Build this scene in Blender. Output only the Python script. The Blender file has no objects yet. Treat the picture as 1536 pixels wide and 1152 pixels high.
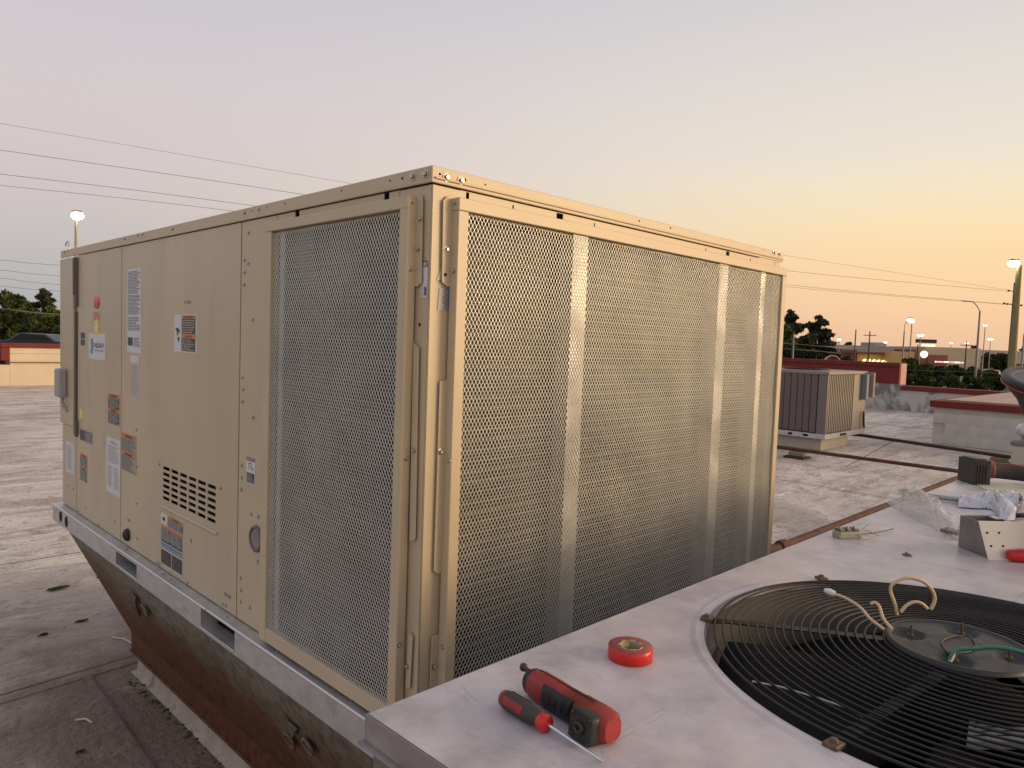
import bpy, math, random
import numpy as np
from mathutils import Vector, Matrix
random.seed(7)
rng = np.random.default_rng(7)
S = bpy.context.scene
COL = S.collection
PI = math.pi

# ------------------------------------------------------------------ camera
FPX = 1094.24
YAW, PITCH, ROLL = 0.78363, 0.05737, 0.03563
CAM = Vector((-1.00093, -1.26213, 1.64933))
FW = Vector((math.cos(YAW) * math.cos(PITCH), math.sin(YAW) * math.cos(PITCH), -math.sin(PITCH)))
R0 = Vector((math.sin(YAW), -math.cos(YAW), 0.0))
U0 = R0.cross(FW)
RT = R0 * math.cos(ROLL) + U0 * math.sin(ROLL)
UP = -R0 * math.sin(ROLL) + U0 * math.cos(ROLL)
cam_data = bpy.data.cameras.new('camera')
cam = bpy.data.objects.new('camera', cam_data)
COL.objects.link(cam)
cam.matrix_world = Matrix(((RT.x, UP.x, -FW.x, CAM.x), (RT.y, UP.y, -FW.y, CAM.y),
                           (RT.z, UP.z, -FW.z, CAM.z), (0, 0, 0, 1)))
cam_data.sensor_width = 36
cam_data.lens = FPX / 1536 * 36
cam_data.clip_start = 0.05
cam_data.clip_end = 3000
S.camera = cam


def ray(x, y):
    return FW + RT * ((x - 768) / FPX) - UP * ((y - 576) / FPX)


def Z(x, y, z):      # point of the photograph on a level plane at height z (metres)
    d = ray(x, y)
    return CAM + d * ((z - CAM.z) / d.z)


def X(x, y, px):     # ... on a plane of constant world x
    d = ray(x, y)
    return CAM + d * ((px - CAM.x) / d.x)


def Y(x, y, py):
    d = ray(x, y)
    return CAM + d * ((py - CAM.y) / d.y)


def D(x, y, dist):   # ... at a distance in metres
    return CAM + ray(x, y) * dist


# ------------------------------------------------------------------ sky and light
SUN_AZ = math.radians(-48)
SUN_EL = math.radians(8)
world = bpy.data.worlds.new('World')
S.world = world
world.use_nodes = True
wt = world.node_tree
wt.nodes.clear()
WN = wt.nodes.new
WL = wt.links.new


def wmath(op, a, b=None, clamp=False):
    n = WN('ShaderNodeMath')
    n.operation = op
    n.use_clamp = clamp
    for i, v in enumerate((a, b)):
        if v is None:
            continue
        if isinstance(v, (int, float)):
            n.inputs[i].default_value = v
        else:
            WL(v, n.inputs[i])
    return n.outputs[0]


tc = WN('ShaderNodeTexCoord')
nrm = WN('ShaderNodeVectorMath'); nrm.operation = 'NORMALIZE'
WL(tc.outputs['Generated'], nrm.inputs[0])
sep = WN('ShaderNodeSeparateXYZ'); WL(nrm.outputs[0], sep.inputs[0])
elev = wmath('ARCSINE', sep.outputs[2])
efac = wmath('DIVIDE', elev, math.radians(90), True)
flat = WN('ShaderNodeVectorMath'); flat.operation = 'MULTIPLY'
WL(nrm.outputs[0], flat.inputs[0]); flat.inputs[1].default_value = (1, 1, 0)
fn = WN('ShaderNodeVectorMath'); fn.operation = 'NORMALIZE'; WL(flat.outputs[0], fn.inputs[0])
dt = WN('ShaderNodeVectorMath'); dt.operation = 'DOT_PRODUCT'
WL(fn.outputs[0], dt.inputs[0]); dt.inputs[1].default_value = (math.cos(SUN_AZ), math.sin(SUN_AZ), 0)
cosd = dt.outputs['Value']


def s2l(c):
    return tuple(((v / 255) / 12.92 if v <= 10 else ((v / 255 + .055) / 1.055) ** 2.4) for v in c)


def sky_ramp(stops):
    r = WN('ShaderNodeValToRGB')
    r.color_ramp.interpolation = 'B_SPLINE'
    e = r.color_ramp.elements
    while len(e) < len(stops):
        e.new(0.5)
    for k, (deg, c) in enumerate(stops):
        e[k].position = deg / 90
        e[k].color = s2l(c) + (1,)
    WL(efac, r.inputs[0])
    return r.outputs[0]


west = sky_ramp([(0, (232, 190, 160)), (3, (247, 203, 160)), (7, (252, 218, 168)), (10, (248, 226, 186)),
                 (14, (236, 227, 213)), (24, (214, 208, 209)), (45, (190, 188, 202)), (90, (168, 172, 194))])
east = sky_ramp([(0, (166, 170, 172)), (3, (180, 180, 181)), (7, (200, 191, 191)), (12, (212, 199, 200)),
                 (18, (210, 201, 204)), (26, (196, 194, 206)), (45, (178, 180, 198)), (90, (164, 170, 192))])
tfac = wmath('DIVIDE', wmath('ADD', cosd, 0.62), 1.12, True)
sm = WN('ShaderNodeMapRange'); sm.interpolation_type = 'SMOOTHSTEP'; WL(tfac, sm.inputs[0])
mixs = WN('ShaderNodeMix'); mixs.data_type = 'RGBA'
WL(sm.outputs[0], mixs.inputs['Factor']); WL(east, mixs.inputs['A']); WL(west, mixs.inputs['B'])
# the afterglow round the point where the sun went down
ga = wmath('POWER', wmath('DIVIDE', wmath('SUBTRACT', cosd, 0.55), 0.45, True), 1.2)
ge = wmath('POWER', 2.718, wmath('MULTIPLY', wmath('DIVIDE', wmath('MAXIMUM', elev, 0.0), math.radians(14)), -1.0))
glow = wmath('MULTIPLY', wmath('MULTIPLY', ga, ge), 2.0)
gl = WN('ShaderNodeMix'); gl.data_type = 'RGBA'; gl.blend_type = 'ADD'; gl.clamp_factor = False
WL(glow, gl.inputs['Factor']); WL(mixs.outputs['Result'], gl.inputs['A'])
gl.inputs['B'].default_value = (1.0, 0.55, 0.22, 1)
bg = WN('ShaderNodeBackground'); WL(gl.outputs['Result'], bg.inputs[0]); bg.inputs[1].default_value = 1.0
nish = WN('ShaderNodeTexSky'); nish.sky_type = 'NISHITA'; nish.sun_disc = False
nish.sun_elevation = math.radians(1.0); nish.sun_rotation = PI / 2 - SUN_AZ
bg2 = WN('ShaderNodeBackground'); WL(nish.outputs[0], bg2.inputs[0]); bg2.inputs[1].default_value = 0.02
addb = WN('ShaderNodeAddShader'); WL(bg.outputs[0], addb.inputs[0]); WL(bg2.outputs[0], addb.inputs[1])
wo = WN('ShaderNodeOutputWorld'); WL(addb.outputs[0], wo.inputs[0])

sun_data = bpy.data.lights.new('sun', 'SUN')
sun_data.energy = 2.6
sun_data.angle = math.radians(28)
sun_data.color = (1.0, 0.72, 0.42)
sun = bpy.data.objects.new('sun', sun_data)
COL.objects.link(sun)
sv = Vector((math.cos(SUN_AZ) * math.cos(SUN_EL), math.sin(SUN_AZ) * math.cos(SUN_EL), math.sin(SUN_EL)))
sun.rotation_euler = sv.to_track_quat('Z', 'Y').to_euler()
S.view_settings.view_transform = 'Standard'
S.view_settings.look = 'None'
S.view_settings.gamma = 1
S.view_settings.exposure = 0
S.render.engine = 'CYCLES'

# ------------------------------------------------------------------ materials
MATS = {}


def mat(name, c1, c2=None, scale=3.0, rough=0.6, metal=0.0, bump=0.0, bscale=60.0, spots=None, spscale=8.0,
        spcut=(0.55, 0.7), stretch=(1, 1, 1), emit=None, estr=0.0, spec=0.5, third=None, rvar=0.0):
    if name in MATS:
        return MATS[name]
    m = bpy.data.materials.new(name)
    m.use_nodes = True
    t = m.node_tree
    b = t.nodes['Principled BSDF']
    b.inputs['Roughness'].default_value = rough
    b.inputs['Metallic'].default_value = metal
    b.inputs['Specular IOR Level'].default_value = spec
    b.inputs['Base Color'].default_value = tuple(c1) + (1,)
    if emit:
        b.inputs['Emission Color'].default_value = tuple(emit) + (1,)
        b.inputs['Emission Strength'].default_value = estr
    if c2 or bump or spots:
        co = t.nodes.new('ShaderNodeTexCoord')
        mp = t.nodes.new('ShaderNodeMapping')
        mp.inputs['Scale'].default_value = stretch
        t.links.new(co.outputs['Object'], mp.inputs[0])
        out = None
        if c2:
            n = t.nodes.new('ShaderNodeTexNoise')
            n.inputs['Scale'].default_value = scale
            n.inputs['Detail'].default_value = 7
            n.inputs['Roughness'].default_value = 0.62
            t.links.new(mp.outputs[0], n.inputs['Vector'])
            r = t.nodes.new('ShaderNodeValToRGB')
            r.color_ramp.elements[0].position = 0.33
            r.color_ramp.elements[1].position = 0.67
            r.color_ramp.elements[0].color = tuple(c1) + (1,)
            r.color_ramp.elements[1].color = tuple(c2) + (1,)
            if third:
                e = r.color_ramp.elements.new(0.5)
                e.color = tuple(third) + (1,)
            t.links.new(n.outputs[0], r.inputs[0])
            out = r.outputs[0]
            if rvar:
                mr = t.nodes.new('ShaderNodeMapRange')
                mr.inputs['To Min'].default_value = rough - rvar
                mr.inputs['To Max'].default_value = rough + rvar
                t.links.new(n.outputs[0], mr.inputs[0])
                t.links.new(mr.outputs[0], b.inputs['Roughness'])
        if spots:
            n = t.nodes.new('ShaderNodeTexNoise')
            n.inputs['Scale'].default_value = spscale
            n.inputs['Detail'].default_value = 5
            n.inputs['Roughness'].default_value = 0.7
            n.inputs['Distortion'].default_value = 0.6
            mp2 = t.nodes.new('ShaderNodeMapping')
            mp2.inputs['Location'].default_value = (3.1, 7.7, 1.3)
            mp2.inputs['Scale'].default_value = stretch
            t.links.new(co.outputs['Object'], mp2.inputs[0])
            t.links.new(mp2.outputs[0], n.inputs['Vector'])
            mr = t.nodes.new('ShaderNodeMapRange')
            mr.inputs['From Min'].default_value = spcut[0]
            mr.inputs['From Max'].default_value = spcut[1]
            t.links.new(n.outputs[0], mr.inputs[0])
            mx = t.nodes.new('ShaderNodeMix')
            mx.data_type = 'RGBA'
            t.links.new(mr.outputs[0], mx.inputs['Factor'])
            if out:
                t.links.new(out, mx.inputs['A'])
            else:
                mx.inputs['A'].default_value = tuple(c1) + (1,)
            mx.inputs['B'].default_value = tuple(spots) + (1,)
            out = mx.outputs['Result']
        if out:
            t.links.new(out, b.inputs['Base Color'])
        if bump:
            n = t.nodes.new('ShaderNodeTexNoise')
            n.inputs['Scale'].default_value = bscale
            n.inputs['Detail'].default_value = 4
            t.links.new(mp.outputs[0], n.inputs['Vector'])
            bp = t.nodes.new('ShaderNodeBump')
            bp.inputs['Strength'].default_value = bump
            bp.inputs['Distance'].default_value = 0.01
            t.links.new(n.outputs[0], bp.inputs['Height'])
            t.links.new(bp.outputs[0], b.inputs['Normal'])
    MATS[name] = m
    return m


M_TAN = mat('tan_paint', (.49, .408, .282), (.585, .485, .332), 1.6, rough=.36, bump=.05, bscale=2.6, rvar=.08, spots=(.455, .38, .268), spscale=5, spcut=(.52, .74), stretch=(1, 1.6, .35))
M_TAN2 = mat('tan_paint_scuffed', (.52, .427, .288), (.565, .467, .315), 6, rough=.42, bump=.03, bscale=20,
             spots=(.44, .36, .24), spscale=25, spcut=(.66, .8), rvar=.08)
M_GALV = mat('galvanised_steel', (.47, .47, .47), (.62, .62, .61), 14, rough=.42, metal=.55, bump=.03, bscale=40,
             spots=(.36, .35, .33), spscale=6, spcut=(.56, .75), stretch=(1, 1, 2.5), rvar=.1)
M_SCREEN = mat('aluminium_mesh', (.60, .60, .55), (.72, .715, .655), 8, rough=.40, metal=.8)
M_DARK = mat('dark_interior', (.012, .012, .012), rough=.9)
M_SCREW = mat('zinc_screw', (.62, .60, .56), (.45, .42, .37), 80, rough=.3, metal=.8)
M_WHITE = mat('white_label', (.66, .66, .68), rough=.45)
M_CREAM = mat('cream_label', (.55, .53, .45), rough=.5)
M_BLACKP = mat('black_print', (.03, .03, .032), rough=.5)
M_DKBR = mat('dark_label', (.035, .032, .030), rough=.4)
M_GREYP = mat('grey_print', (.13, .13, .135), rough=.5)
M_LTP = mat('light_print', (.42, .41, .39), rough=.5)
M_ORANGE = mat('orange_print', (.62, .20, .06), rough=.45)
M_RUSTP = mat('rust_print', (.30, .06, .03), rough=.45)
M_BLUEP = mat('blue_print', (.09, .27, .42), rough=.45)
M_REDREFL = mat('red_reflection_paint', (.75, .08, .05), rough=.35)
M_PINKREFL = mat('pink_reflection_paint', (.62, .30, .24), rough=.4)
M_YELP = mat('yellow_print_reflection', (.85, .68, .22), rough=.3)
M_SIDE = mat('condenser_paint', (.40, .37, .37), (.66, .61, .60), 9, rough=.42, bump=.04, bscale=14,
             spots=(.62, .51, .47), spscale=4, spcut=(.5, .72), third=(.54, .50, .495), rvar=.1)
M_BLACKW = mat('black_guard_wire', (.009, .0085, .008), (.018, .016, .014), 30, rough=.5, spec=.35)
M_RUST = mat('rusty_pipe', (.045, .018, .012), (.12, .042, .024), 9, rough=.8, bump=.2, bscale=50)
M_RUBBER = mat('black_rubber', (.015, .015, .016), (.03, .03, .03), 40, rough=.7)
M_TOOLRED = mat('red_tool_plastic', (.36, .028, .020), (.26, .024, .018), 45, rough=.45, spots=(.14, .035, .028), spscale=60, spcut=(.6, .72), bump=.04, bscale=200)
M_CHROME = mat('chrome_shaft', (.75, .75, .75), rough=.16, metal=1.0)
M_COPING = mat('red_coping', (.15, .022, .018), (.19, .03, .024), 2, rough=.65, spec=.3)
M_CONC = mat('concrete', (.36, .34, .31), (.46, .44, .40), 4, rough=.85, bump=.1, bscale=30)
M_WOOD = mat('weathered_wood', (.20, .16, .09), (.28, .23, .13), 6, rough=.85, stretch=(6, 6, .6))


# ------------------------------------------------------------------ mesh builder
class MB:
    def __init__(s):
        s.v = []; s.f = []; s.m = []; s.sm = []

    def add(s, verts, faces, mi=0, smooth=False):
        o = len(s.v)
        s.v += [tuple(v) for v in verts]
        for f in faces:
            s.f.append(tuple(i + o for i in f)); s.m.append(mi); s.sm.append(smooth)

    def box(s, a, b, mi=0, mtx=None):
        x0, y0, z0 = a; x1, y1, z1 = b
        x0, x1 = min(x0, x1), max(x0, x1); y0, y1 = min(y0, y1), max(y0, y1); z0, z1 = min(z0, z1), max(z0, z1)
        v = [Vector(p) for p in ((x0, y0, z0), (x1, y0, z0), (x1, y1, z0), (x0, y1, z0), (x0, y0, z1), (x1, y0, z1), (x1, y1, z1), (x0, y1, z1))]
        if mtx: v = [mtx @ p for p in v]
        s.add(v, [(0, 3, 2, 1), (4, 5, 6, 7), (0, 1, 5, 4), (1, 2, 6, 5), (2, 3, 7, 6), (3, 0, 4, 7)], mi)

    def prism(s, pts, off, mi=0):          # polygon (3-D points) swept by the vector off
        n = len(pts); P = [Vector(p) for p in pts]; o = Vector(off)
        nr = sum(((P[i] - P[0]).cross(P[(i + 1) % n] - P[0]) for i in range(1, n - 1)), Vector())
        if nr.dot(o) > 0: P = P[::-1]
        s.add(P + [p + o for p in P], [tuple(range(n)), tuple(range(2 * n - 1, n - 1, -1))] +
              [(i + n, (i + 1) % n + n, (i + 1) % n, i) for i in range(n)], mi)

    def tube(s, pts, r, n=8, mi=0, closed=False, caps=True):
        P = [Vector(p) for p in pts]; k = len(P)
        rr = r if isinstance(r, (list, tuple)) else [r] * k
        ref = None; V = []
        for i in range(k):
            a = P[(i - 1) % k] if (closed or i > 0) else P[0]
            b = P[(i + 1) % k] if (closed or i < k - 1) else P[-1]
            t = (b - a).normalized()
            if ref is None:
                ref = t.cross(Vector((0, 0, 1)))
                if ref.length < .05: ref = t.cross(Vector((0, 1, 0)))
            u = (ref - t * ref.dot(t)).normalized(); ref = u
            w = t.cross(u)
            V += [P[i] + (u * math.cos(2 * PI * j / n) + w * math.sin(2 * PI * j / n)) * rr[i] for j in range(n)]
        F = []
        for i in range(k if closed else k - 1):
            for j in range(n):
                a = i * n + j; b = i * n + (j + 1) % n
                c = ((i + 1) % k) * n + (j + 1) % n; d = ((i + 1) % k) * n + j
                F.append((a, b, c, d))
        s.add(V, F, mi, True)
        if caps and not closed:
            s.add(V[:n], [tuple(range(n - 1, -1, -1))], mi); s.add(V[-n:], [tuple(range(n))], mi)

    def lathe(s, prof, n=32, mi=0, mtx=None, a0=0.0, a1=2 * PI, smooth=True):   # profile of (r, z)
        full = abs(a1 - a0 - 2 * PI) < 1e-6; k = n if full else n + 1; V = []
        for r, z in prof:
            for j in range(k):
                a = a0 + (a1 - a0) * j / n
                p = Vector((r * math.cos(a), r * math.sin(a), z)); V.append(mtx @ p if mtx else p)
        F = []
        for i in range(len(prof) - 1):
            for j in range(n):
                j2 = (j + 1) % k
                F.append((i * k + j, i * k + j2, (i + 1) * k + j2, (i + 1) * k + j))
        s.add(V, F, mi, smooth)

    def loft(s, secs, n=20, mi=0, mtx=None, caps=True, smooth=True):  # sections (t, half_u, half_v, exponent, off_u, off_v)
        V = []
        for t, hu, hv, ex, ou, ov in secs:
            for j in range(n):
                a = 2 * PI * j / n; c = math.cos(a); q = math.sin(a)
                p = Vector((t, ou + hu * math.copysign(abs(c) ** (2 / ex), c), ov + hv * math.copysign(abs(q) ** (2 / ex), q)))
                V.append(mtx @ p if mtx else p)
        F = [(i * n + j, i * n + (j + 1) % n, (i + 1) * n + (j + 1) % n, (i + 1) * n + j) for i in range(len(secs) - 1) for j in range(n)]
        s.add(V, F, mi, smooth)
        if caps:
            s.add(V[:n], [tuple(range(n - 1, -1, -1))], mi); s.add(V[-n:], [tuple(range(n))], mi)

    def mesh(s, name, mats):
        me = bpy.data.meshes.new(name)
        me.from_pydata(s.v, [], s.f)
        for m in (mats if isinstance(mats, (list, tuple)) else [mats]): me.materials.append(m)
        me.polygons.foreach_set('material_index', s.m)
        me.polygons.foreach_set('use_smooth', s.sm)
        me.update()
        return me

    def build(s, name, mats, parent=None, bevel=0.0, loc=None, segs=1):
        me = s.mesh(name, mats)
        o = bpy.data.objects.new(name, me)
        COL.objects.link(o)
        if parent is not None:
            o.parent = parent
            o.matrix_parent_inverse = world_of(parent).inverted()
        if loc: o.location = loc
        if bevel:
            b = o.modifiers.new('bevel', 'BEVEL'); b.width = bevel; b.segments = segs; b.limit_method = 'ANGLE'
        return o


def world_of(o):
    m = o.matrix_basis.copy()
    if o.parent: m = world_of(o.parent) @ o.matrix_parent_inverse @ m
    return m


def put(me, name, parent, mtx):            # link a copy of a shared mesh, placed in world space
    o = bpy.data.objects.new(name, me)
    COL.objects.link(o)
    if parent is not None:
        o.parent = parent
        o.matrix_parent_inverse = world_of(parent).inverted()
    o.matrix_basis = mtx
    return o


def tag(o, label=None, cat=None, group=None, kind=None):
    if label: o['label'] = label
    if cat: o['category'] = cat
    if group: o['group'] = group
    if kind: o['kind'] = kind
    return o


def empty(name, loc, label, cat, group=None, rz=0):
    o = bpy.data.objects.new(name, None)
    COL.objects.link(o)
    o.location = loc; o.rotation_euler.z = rz; o.empty_display_size = .1
    return tag(o, label, cat, group)


def copy_thing(o, loc, label, rz=None):
    c = o.copy(); COL.objects.link(c); c.location = loc; c['label'] = label
    if rz is not None: c.rotation_euler.z = rz
    for ch in list(o.children):
        d = ch.copy(); COL.objects.link(d); d.parent = c
        for g in list(ch.children):
            e = g.copy(); COL.objects.link(e); e.parent = d
    return c


def frame(origin, ax, up=Vector((0, 0, 1))):      # local x along ax, local z near up
    ax = Vector(ax).normalized(); y = Vector(up).cross(ax).normalized(); z = ax.cross(y)
    return Matrix(((ax.x, y.x, z.x, origin[0]), (ax.y, y.y, z.y, origin[1]), (ax.z, y.z, z.z, origin[2]), (0, 0, 0, 1)))


def text_mesh(txt, h, origin, right, up, matl, parent, name='lettering', bold=0.0, width=None):
    cu = bpy.data.curves.new('lettering', 'FONT')
    cu.body = txt; cu.size = 1; cu.align_x = 'LEFT'; cu.align_y = 'BOTTOM_BASELINE'; cu.extrude = 0.0; cu.offset = bold
    cu.resolution_u = 2
    tmp = bpy.data.objects.new('tmp', cu)
    COL.objects.link(tmp)
    bpy.context.view_layer.update()
    me = bpy.data.meshes.new_from_object(tmp.evaluated_get(bpy.context.evaluated_depsgraph_get()))
    bpy.data.objects.remove(tmp)
    bpy.data.curves.remove(cu)
    n = len(me.vertices)
    c = np.empty(n * 3); me.vertices.foreach_get('co', c); c = c.reshape(-1, 3)
    cap = .7
    sx = h / cap if width is None else width / (c[:, 0].max() - c[:, 0].min())
    R_ = np.array(Vector(right).normalized()); U_ = np.array(Vector(up).normalized())
    w = np.array(origin)[None, :] + (c[:, :1] - c[:, 0].min()) * sx * R_ + c[:, 1:2] * (h / cap) * U_
    me.vertices.foreach_set('co', w.ravel())
    me.materials.clear(); me.materials.append(matl); me.update(); me.name = name
    o = bpy.data.objects.new(name, me); COL.objects.link(o)
    if parent is not None:
        o.parent = parent; o.matrix_parent_inverse = world_of(parent).inverted()
    return o


# ------------------------------------------------------------------ setting: ground, roof, parapets
GZ = -3.0


def build_ground():
    n = 70; xs = np.concatenate([np.linspace(-60, 60, 40), np.geomspace(65, 1500, 30)]); V = []; F = []
    xs = np.concatenate([-np.geomspace(65, 1500, 14)[::-1], xs]); n = len(xs)
    for y in xs:
        for x in xs:
            t = min(1, max(0, (y - x) / (abs(x) + abs(y) + 1) * 1.4 + .1)) if y > 0 else 0
            V.append((x, y, GZ + 1.7 * t * t * (3 - 2 * t)))
    F = [(j * n + i, j * n + i + 1, (j + 1) * n + i + 1, (j + 1) * n + i) for j in range(n - 1) for i in range(n - 1)]
    b = MB(); b.add(V, F)
    g = b.build('ground', mat('ground_grass', (.045, .06, .025), (.09, .10, .045), .3, rough=.95, spots=(.14, .13, .10), spscale=.08, spcut=(.5, .6)))
    tag(g, kind='structure')
    # roads beyond the parapet
    b = MB()
    a0 = Z(1480, 556, GZ); a = Vector((70, -140, GZ + .01))
    b.box((138, -300, GZ - .3), (156, 60, GZ + .012))
    r = b.build('road', mat('asphalt', (.075, .072, .07), (.11, .105, .10), .8, rough=.9)); tag(r, kind='structure')
    b = MB(); b.box((160, -300, GZ - .3), (240, 40, GZ + .016))
    r = b.build('car_park', mat('pale_asphalt', (.16, .15, .145), (.22, .21, .20), .3, rough=.9)); tag(r, kind='structure')
    b = MB()
    for i in range(40):
        b.box((146.9, -190 + i * 7, GZ + .012), (147.1, -187 + i * 7, GZ + .018))
    r = b.build('road_markings', mat('road_paint', (.7, .7, .66), rough=.7)); tag(r, kind='structure')
    b = MB(); b.box((137.7, -300, GZ - .3), (137.98, 60, GZ + .13)); b.box((156.02, -300, GZ - .3), (156.3, 60, GZ + .13))
    r = b.build('kerb', M_CONC); tag(r, kind='structure')


build_ground()


def roof_material():
    m = bpy.data.materials.new('roof_membrane'); m.use_nodes = True
    t = m.node_tree; N = t.nodes.new; L = t.links.new
    b = t.nodes['Principled BSDF']
    co = N('ShaderNodeTexCoord')

    def noise(scale, det, rough=.6, st=(1, 1, 1), loc=(0, 0, 0), dist=0.0):
        mp = N('ShaderNodeMapping'); mp.inputs['Scale'].default_value = st; mp.inputs['Location'].default_value = loc
        L(co.outputs['Object'], mp.inputs[0])
        n = N('ShaderNodeTexNoise'); n.inputs['Scale'].default_value = scale; n.inputs['Detail'].default_value = det
        n.inputs['Roughness'].default_value = rough; n.inputs['Distortion'].default_value = dist
        L(mp.outputs[0], n.inputs['Vector']); return n.outputs[0]

    def mr(v, a, c, lo=0.0, hi=1.0):
        q = N('ShaderNodeMapRange'); q.interpolation_type = 'SMOOTHSTEP'
        q.inputs['From Min'].default_value = a; q.inputs['From Max'].default_value = c
        q.inputs['To Min'].default_value = lo; q.inputs['To Max'].default_value = hi
        L(v, q.inputs[0]); return q.outputs[0]

    def mix(f, a, c, bt='MIX'):
        q = N('ShaderNodeMix'); q.data_type = 'RGBA'; q.blend_type = bt; L(f, q.inputs['Factor'])
        for v, k in ((a, 'A'), (c, 'B')):
            if isinstance(v, tuple): q.inputs[k].default_value = v + (1,)
            else: L(v, q.inputs[k])
        return q.outputs['Result']
    base = mix(mr(noise(1.3, 8, .7), .35, .65), (.60, .51, .41), (.74, .65, .54))
    streak = mix(mr(noise(2.2, 7, .65, (.35, 1.6, 1), (5, 2, 0), .5), .46, .66), base, (.43, .35, .275))
    ripple = mix(mr(noise(6, 6, .6, (.5, 2.6, 1), (1, 9, 0), 1.0), .55, .70), streak, (.82, .75, .64))
    pond = mix(mr(noise(.33, 5, .55, (1, 1, 1), (11, 3, 0), .8), .50, .62, 0, .65), ripple, (.38, .31, .25))
    fine = mix(mr(noise(45, 4, .7), .58, .72, 0, .55), pond, (.34, .29, .23))
    fine = mix(mr(noise(3.4, 8, .75, (1, 1.5, 1), (2, 6, 0), 1.2), .52, .62, 0, .62), fine, (.22, .165, .12))
    fine = mix(mr(noise(14, 5, .7, (1, 1.3, 1), (8, 1, 0), .4), .57, .66, 0, .6), fine, (.17, .125, .09))
    speck = mix(mr(noise(60, 3, .6, (1, 1, 1), (3, 3, 0)), .66, .74, 0, .8), fine, (.06, .045, .035)); fine = speck
    # black stain where water gathers by the curb
    g = N('ShaderNodeVectorMath'); g.operation = 'DISTANCE'
    mp = N('ShaderNodeMapping'); mp.inputs['Scale'].default_value = (1, .55, 1); L(co.outputs['Object'], mp.inputs[0])
    L(mp.outputs[0], g.inputs[0]); g.inputs[1].default_value = (.05, .95, 0)
    wob = N('ShaderNodeMath'); wob.operation = 'MULTIPLY_ADD'; L(noise(3.5, 6, .7, loc=(4, 4, 0)), wob.inputs[0])
    wob.inputs[1].default_value = -1.5; L(g.outputs['Value'], wob.inputs[2])
    st = mix(mr(wob.outputs[0], -.65, .75, .88, 0), fine, (.13, .088, .06))
    L(st, b.inputs['Base Color'])
    L(mr(noise(1.0, 5, .6, loc=(11, 3, 0)), .3, .7, .85, .6), b.inputs['Roughness'])
    bp = N('ShaderNodeBump'); bp.inputs['Strength'].default_value = .6; bp.inputs['Distance'].default_value = .025
    hsum = N('ShaderNodeMath'); hsum.operation = 'ADD'
    L(noise(3.0, 8, .65, (.5, 1.6, 1)), hsum.inputs[0]); L(noise(30, 3, .5), hsum.inputs[1])
    L(hsum.outputs[0], bp.inputs['Height']); L(bp.outputs[0], b.inputs['Normal'])
    return m


M_ROOF = roof_material()
b = MB()
b.box((-12, -14, -.3), (23.3, 22.5, 0))
roof = b.build('flat_roof', M_ROOF); tag(roof, kind='structure')
# the building below the roof
b = MB(); b.box((-12, -14, GZ - .5), (23.3, 22.5, -.304))
tag(b.build('building_walls', mat('painted_block', (.42, .37, .28), (.48, .43, .33), 1, rough=.85)), 'cream block walls under the flat roof with red coping', 'building', kind=None)
b = MB()


def seam(p, q, w=.05, h=.004):
    p = Vector((p[0], p[1], 0)); q = Vector((q[0], q[1], 0)); d = (q - p).normalized(); n = Vector((-d.y, d.x, 0)) * w
    k = 24; off = 0
    for i in range(k):
        a = p.lerp(q, i / k); c = p.lerp(q, (i + 1) / k); o2 = off + random.uniform(-.004, .004)
        b.prism([a + n * .5, c + n * .5, c - n * .5, a - n * .5], (0, 0, h))
        e1, e2 = n * (.5 + off * 40 * .012 / w), n * (.5 + o2 * 40 * .012 / w); dw = n.normalized() * .008
        b.prism([a + e1 + dw, c + e2 + dw, c + e2 - dw * .3, a + e1 - dw * .3], (0, 0, h + .0015), 1); off = o2


s0 = Z(0, 1050, 0); s1 = Z(215, 985, 0)
dd = (s1 - s0)
seam(s0 - dd * 4, s0 + dd * 1.0, .09)
c0 = Z(130, 1015, 0); c1 = Z(225, 1150, 0)
seam(c0, c1 + (c1 - c0) * .8, .03, .006)
for yy in (4.6, 7.6, 10.6, 13.6, 16.6, 19.6): seam((-11, yy), (22, yy), .08)
q0 = Z(1155, 718, 0); q1 = Z(1330, 748, 0)
seam(q0 + (q0 - q1) * 3, q1 + (q1 - q0) * 3, .07)
seam(Z(1340, 660, 0), Z(1265, 700, 0), .06)
seam((17.6, -10), (17.6, 20), .08)
o = b.build('roof_seams', [M_ROOF, mat('seam_dirt', (.07, .05, .04), (.16, .12, .10), 3, rough=.85)], roof)
o['kind'] = 'stuff'

# low scraps on the roof
for k, (px, py, sc, nm, lb) in enumerate([(89, 883, .05, 'dead_leaf', 'black dead leaf lying alone on the pale roof, left of the curb adapter'),
                                          (123, 932, .028, 'dead_leaf', 'small dark leaf scrap on the roof nearer the curb than the big black leaf'),
                                          (66, 952, .024, 'dead_leaf', 'small brown leaf scrap nearest the left edge of the photo'),
                                          (148, 866, .016, 'pebble', 'tiny dark pebble beside the rusty adapter'),
                                          (120, 1128, .02, 'pebble', 'tiny dark pebble at the bottom of the photo on the stained roof')]):
    c = Z(px, py, .004); mb = MB(); pts = []
    for i in range(9):
        a = 2 * PI * i / 9; r = sc * random.uniform(.45, 1.1); pts.append(c + Vector((r * math.cos(a) * 1.5, r * math.sin(a) * .6, random.uniform(0, sc * .3))))
    mid = c + Vector((0, 0, sc * .35))
    mb.add(pts + [mid], [(i, (i + 1) % 9, 9) for i in range(9)]); mb.add([p - Vector((0, 0, .003)) for p in pts], [tuple(range(8, -1, -1))])
    tag(mb.build(nm, mat('dead_leaf', (.02, .016, .012), rough=.9)), lb, 'leaf' if nm == 'dead_leaf' else 'pebble', 'dark scraps on the roof')
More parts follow.
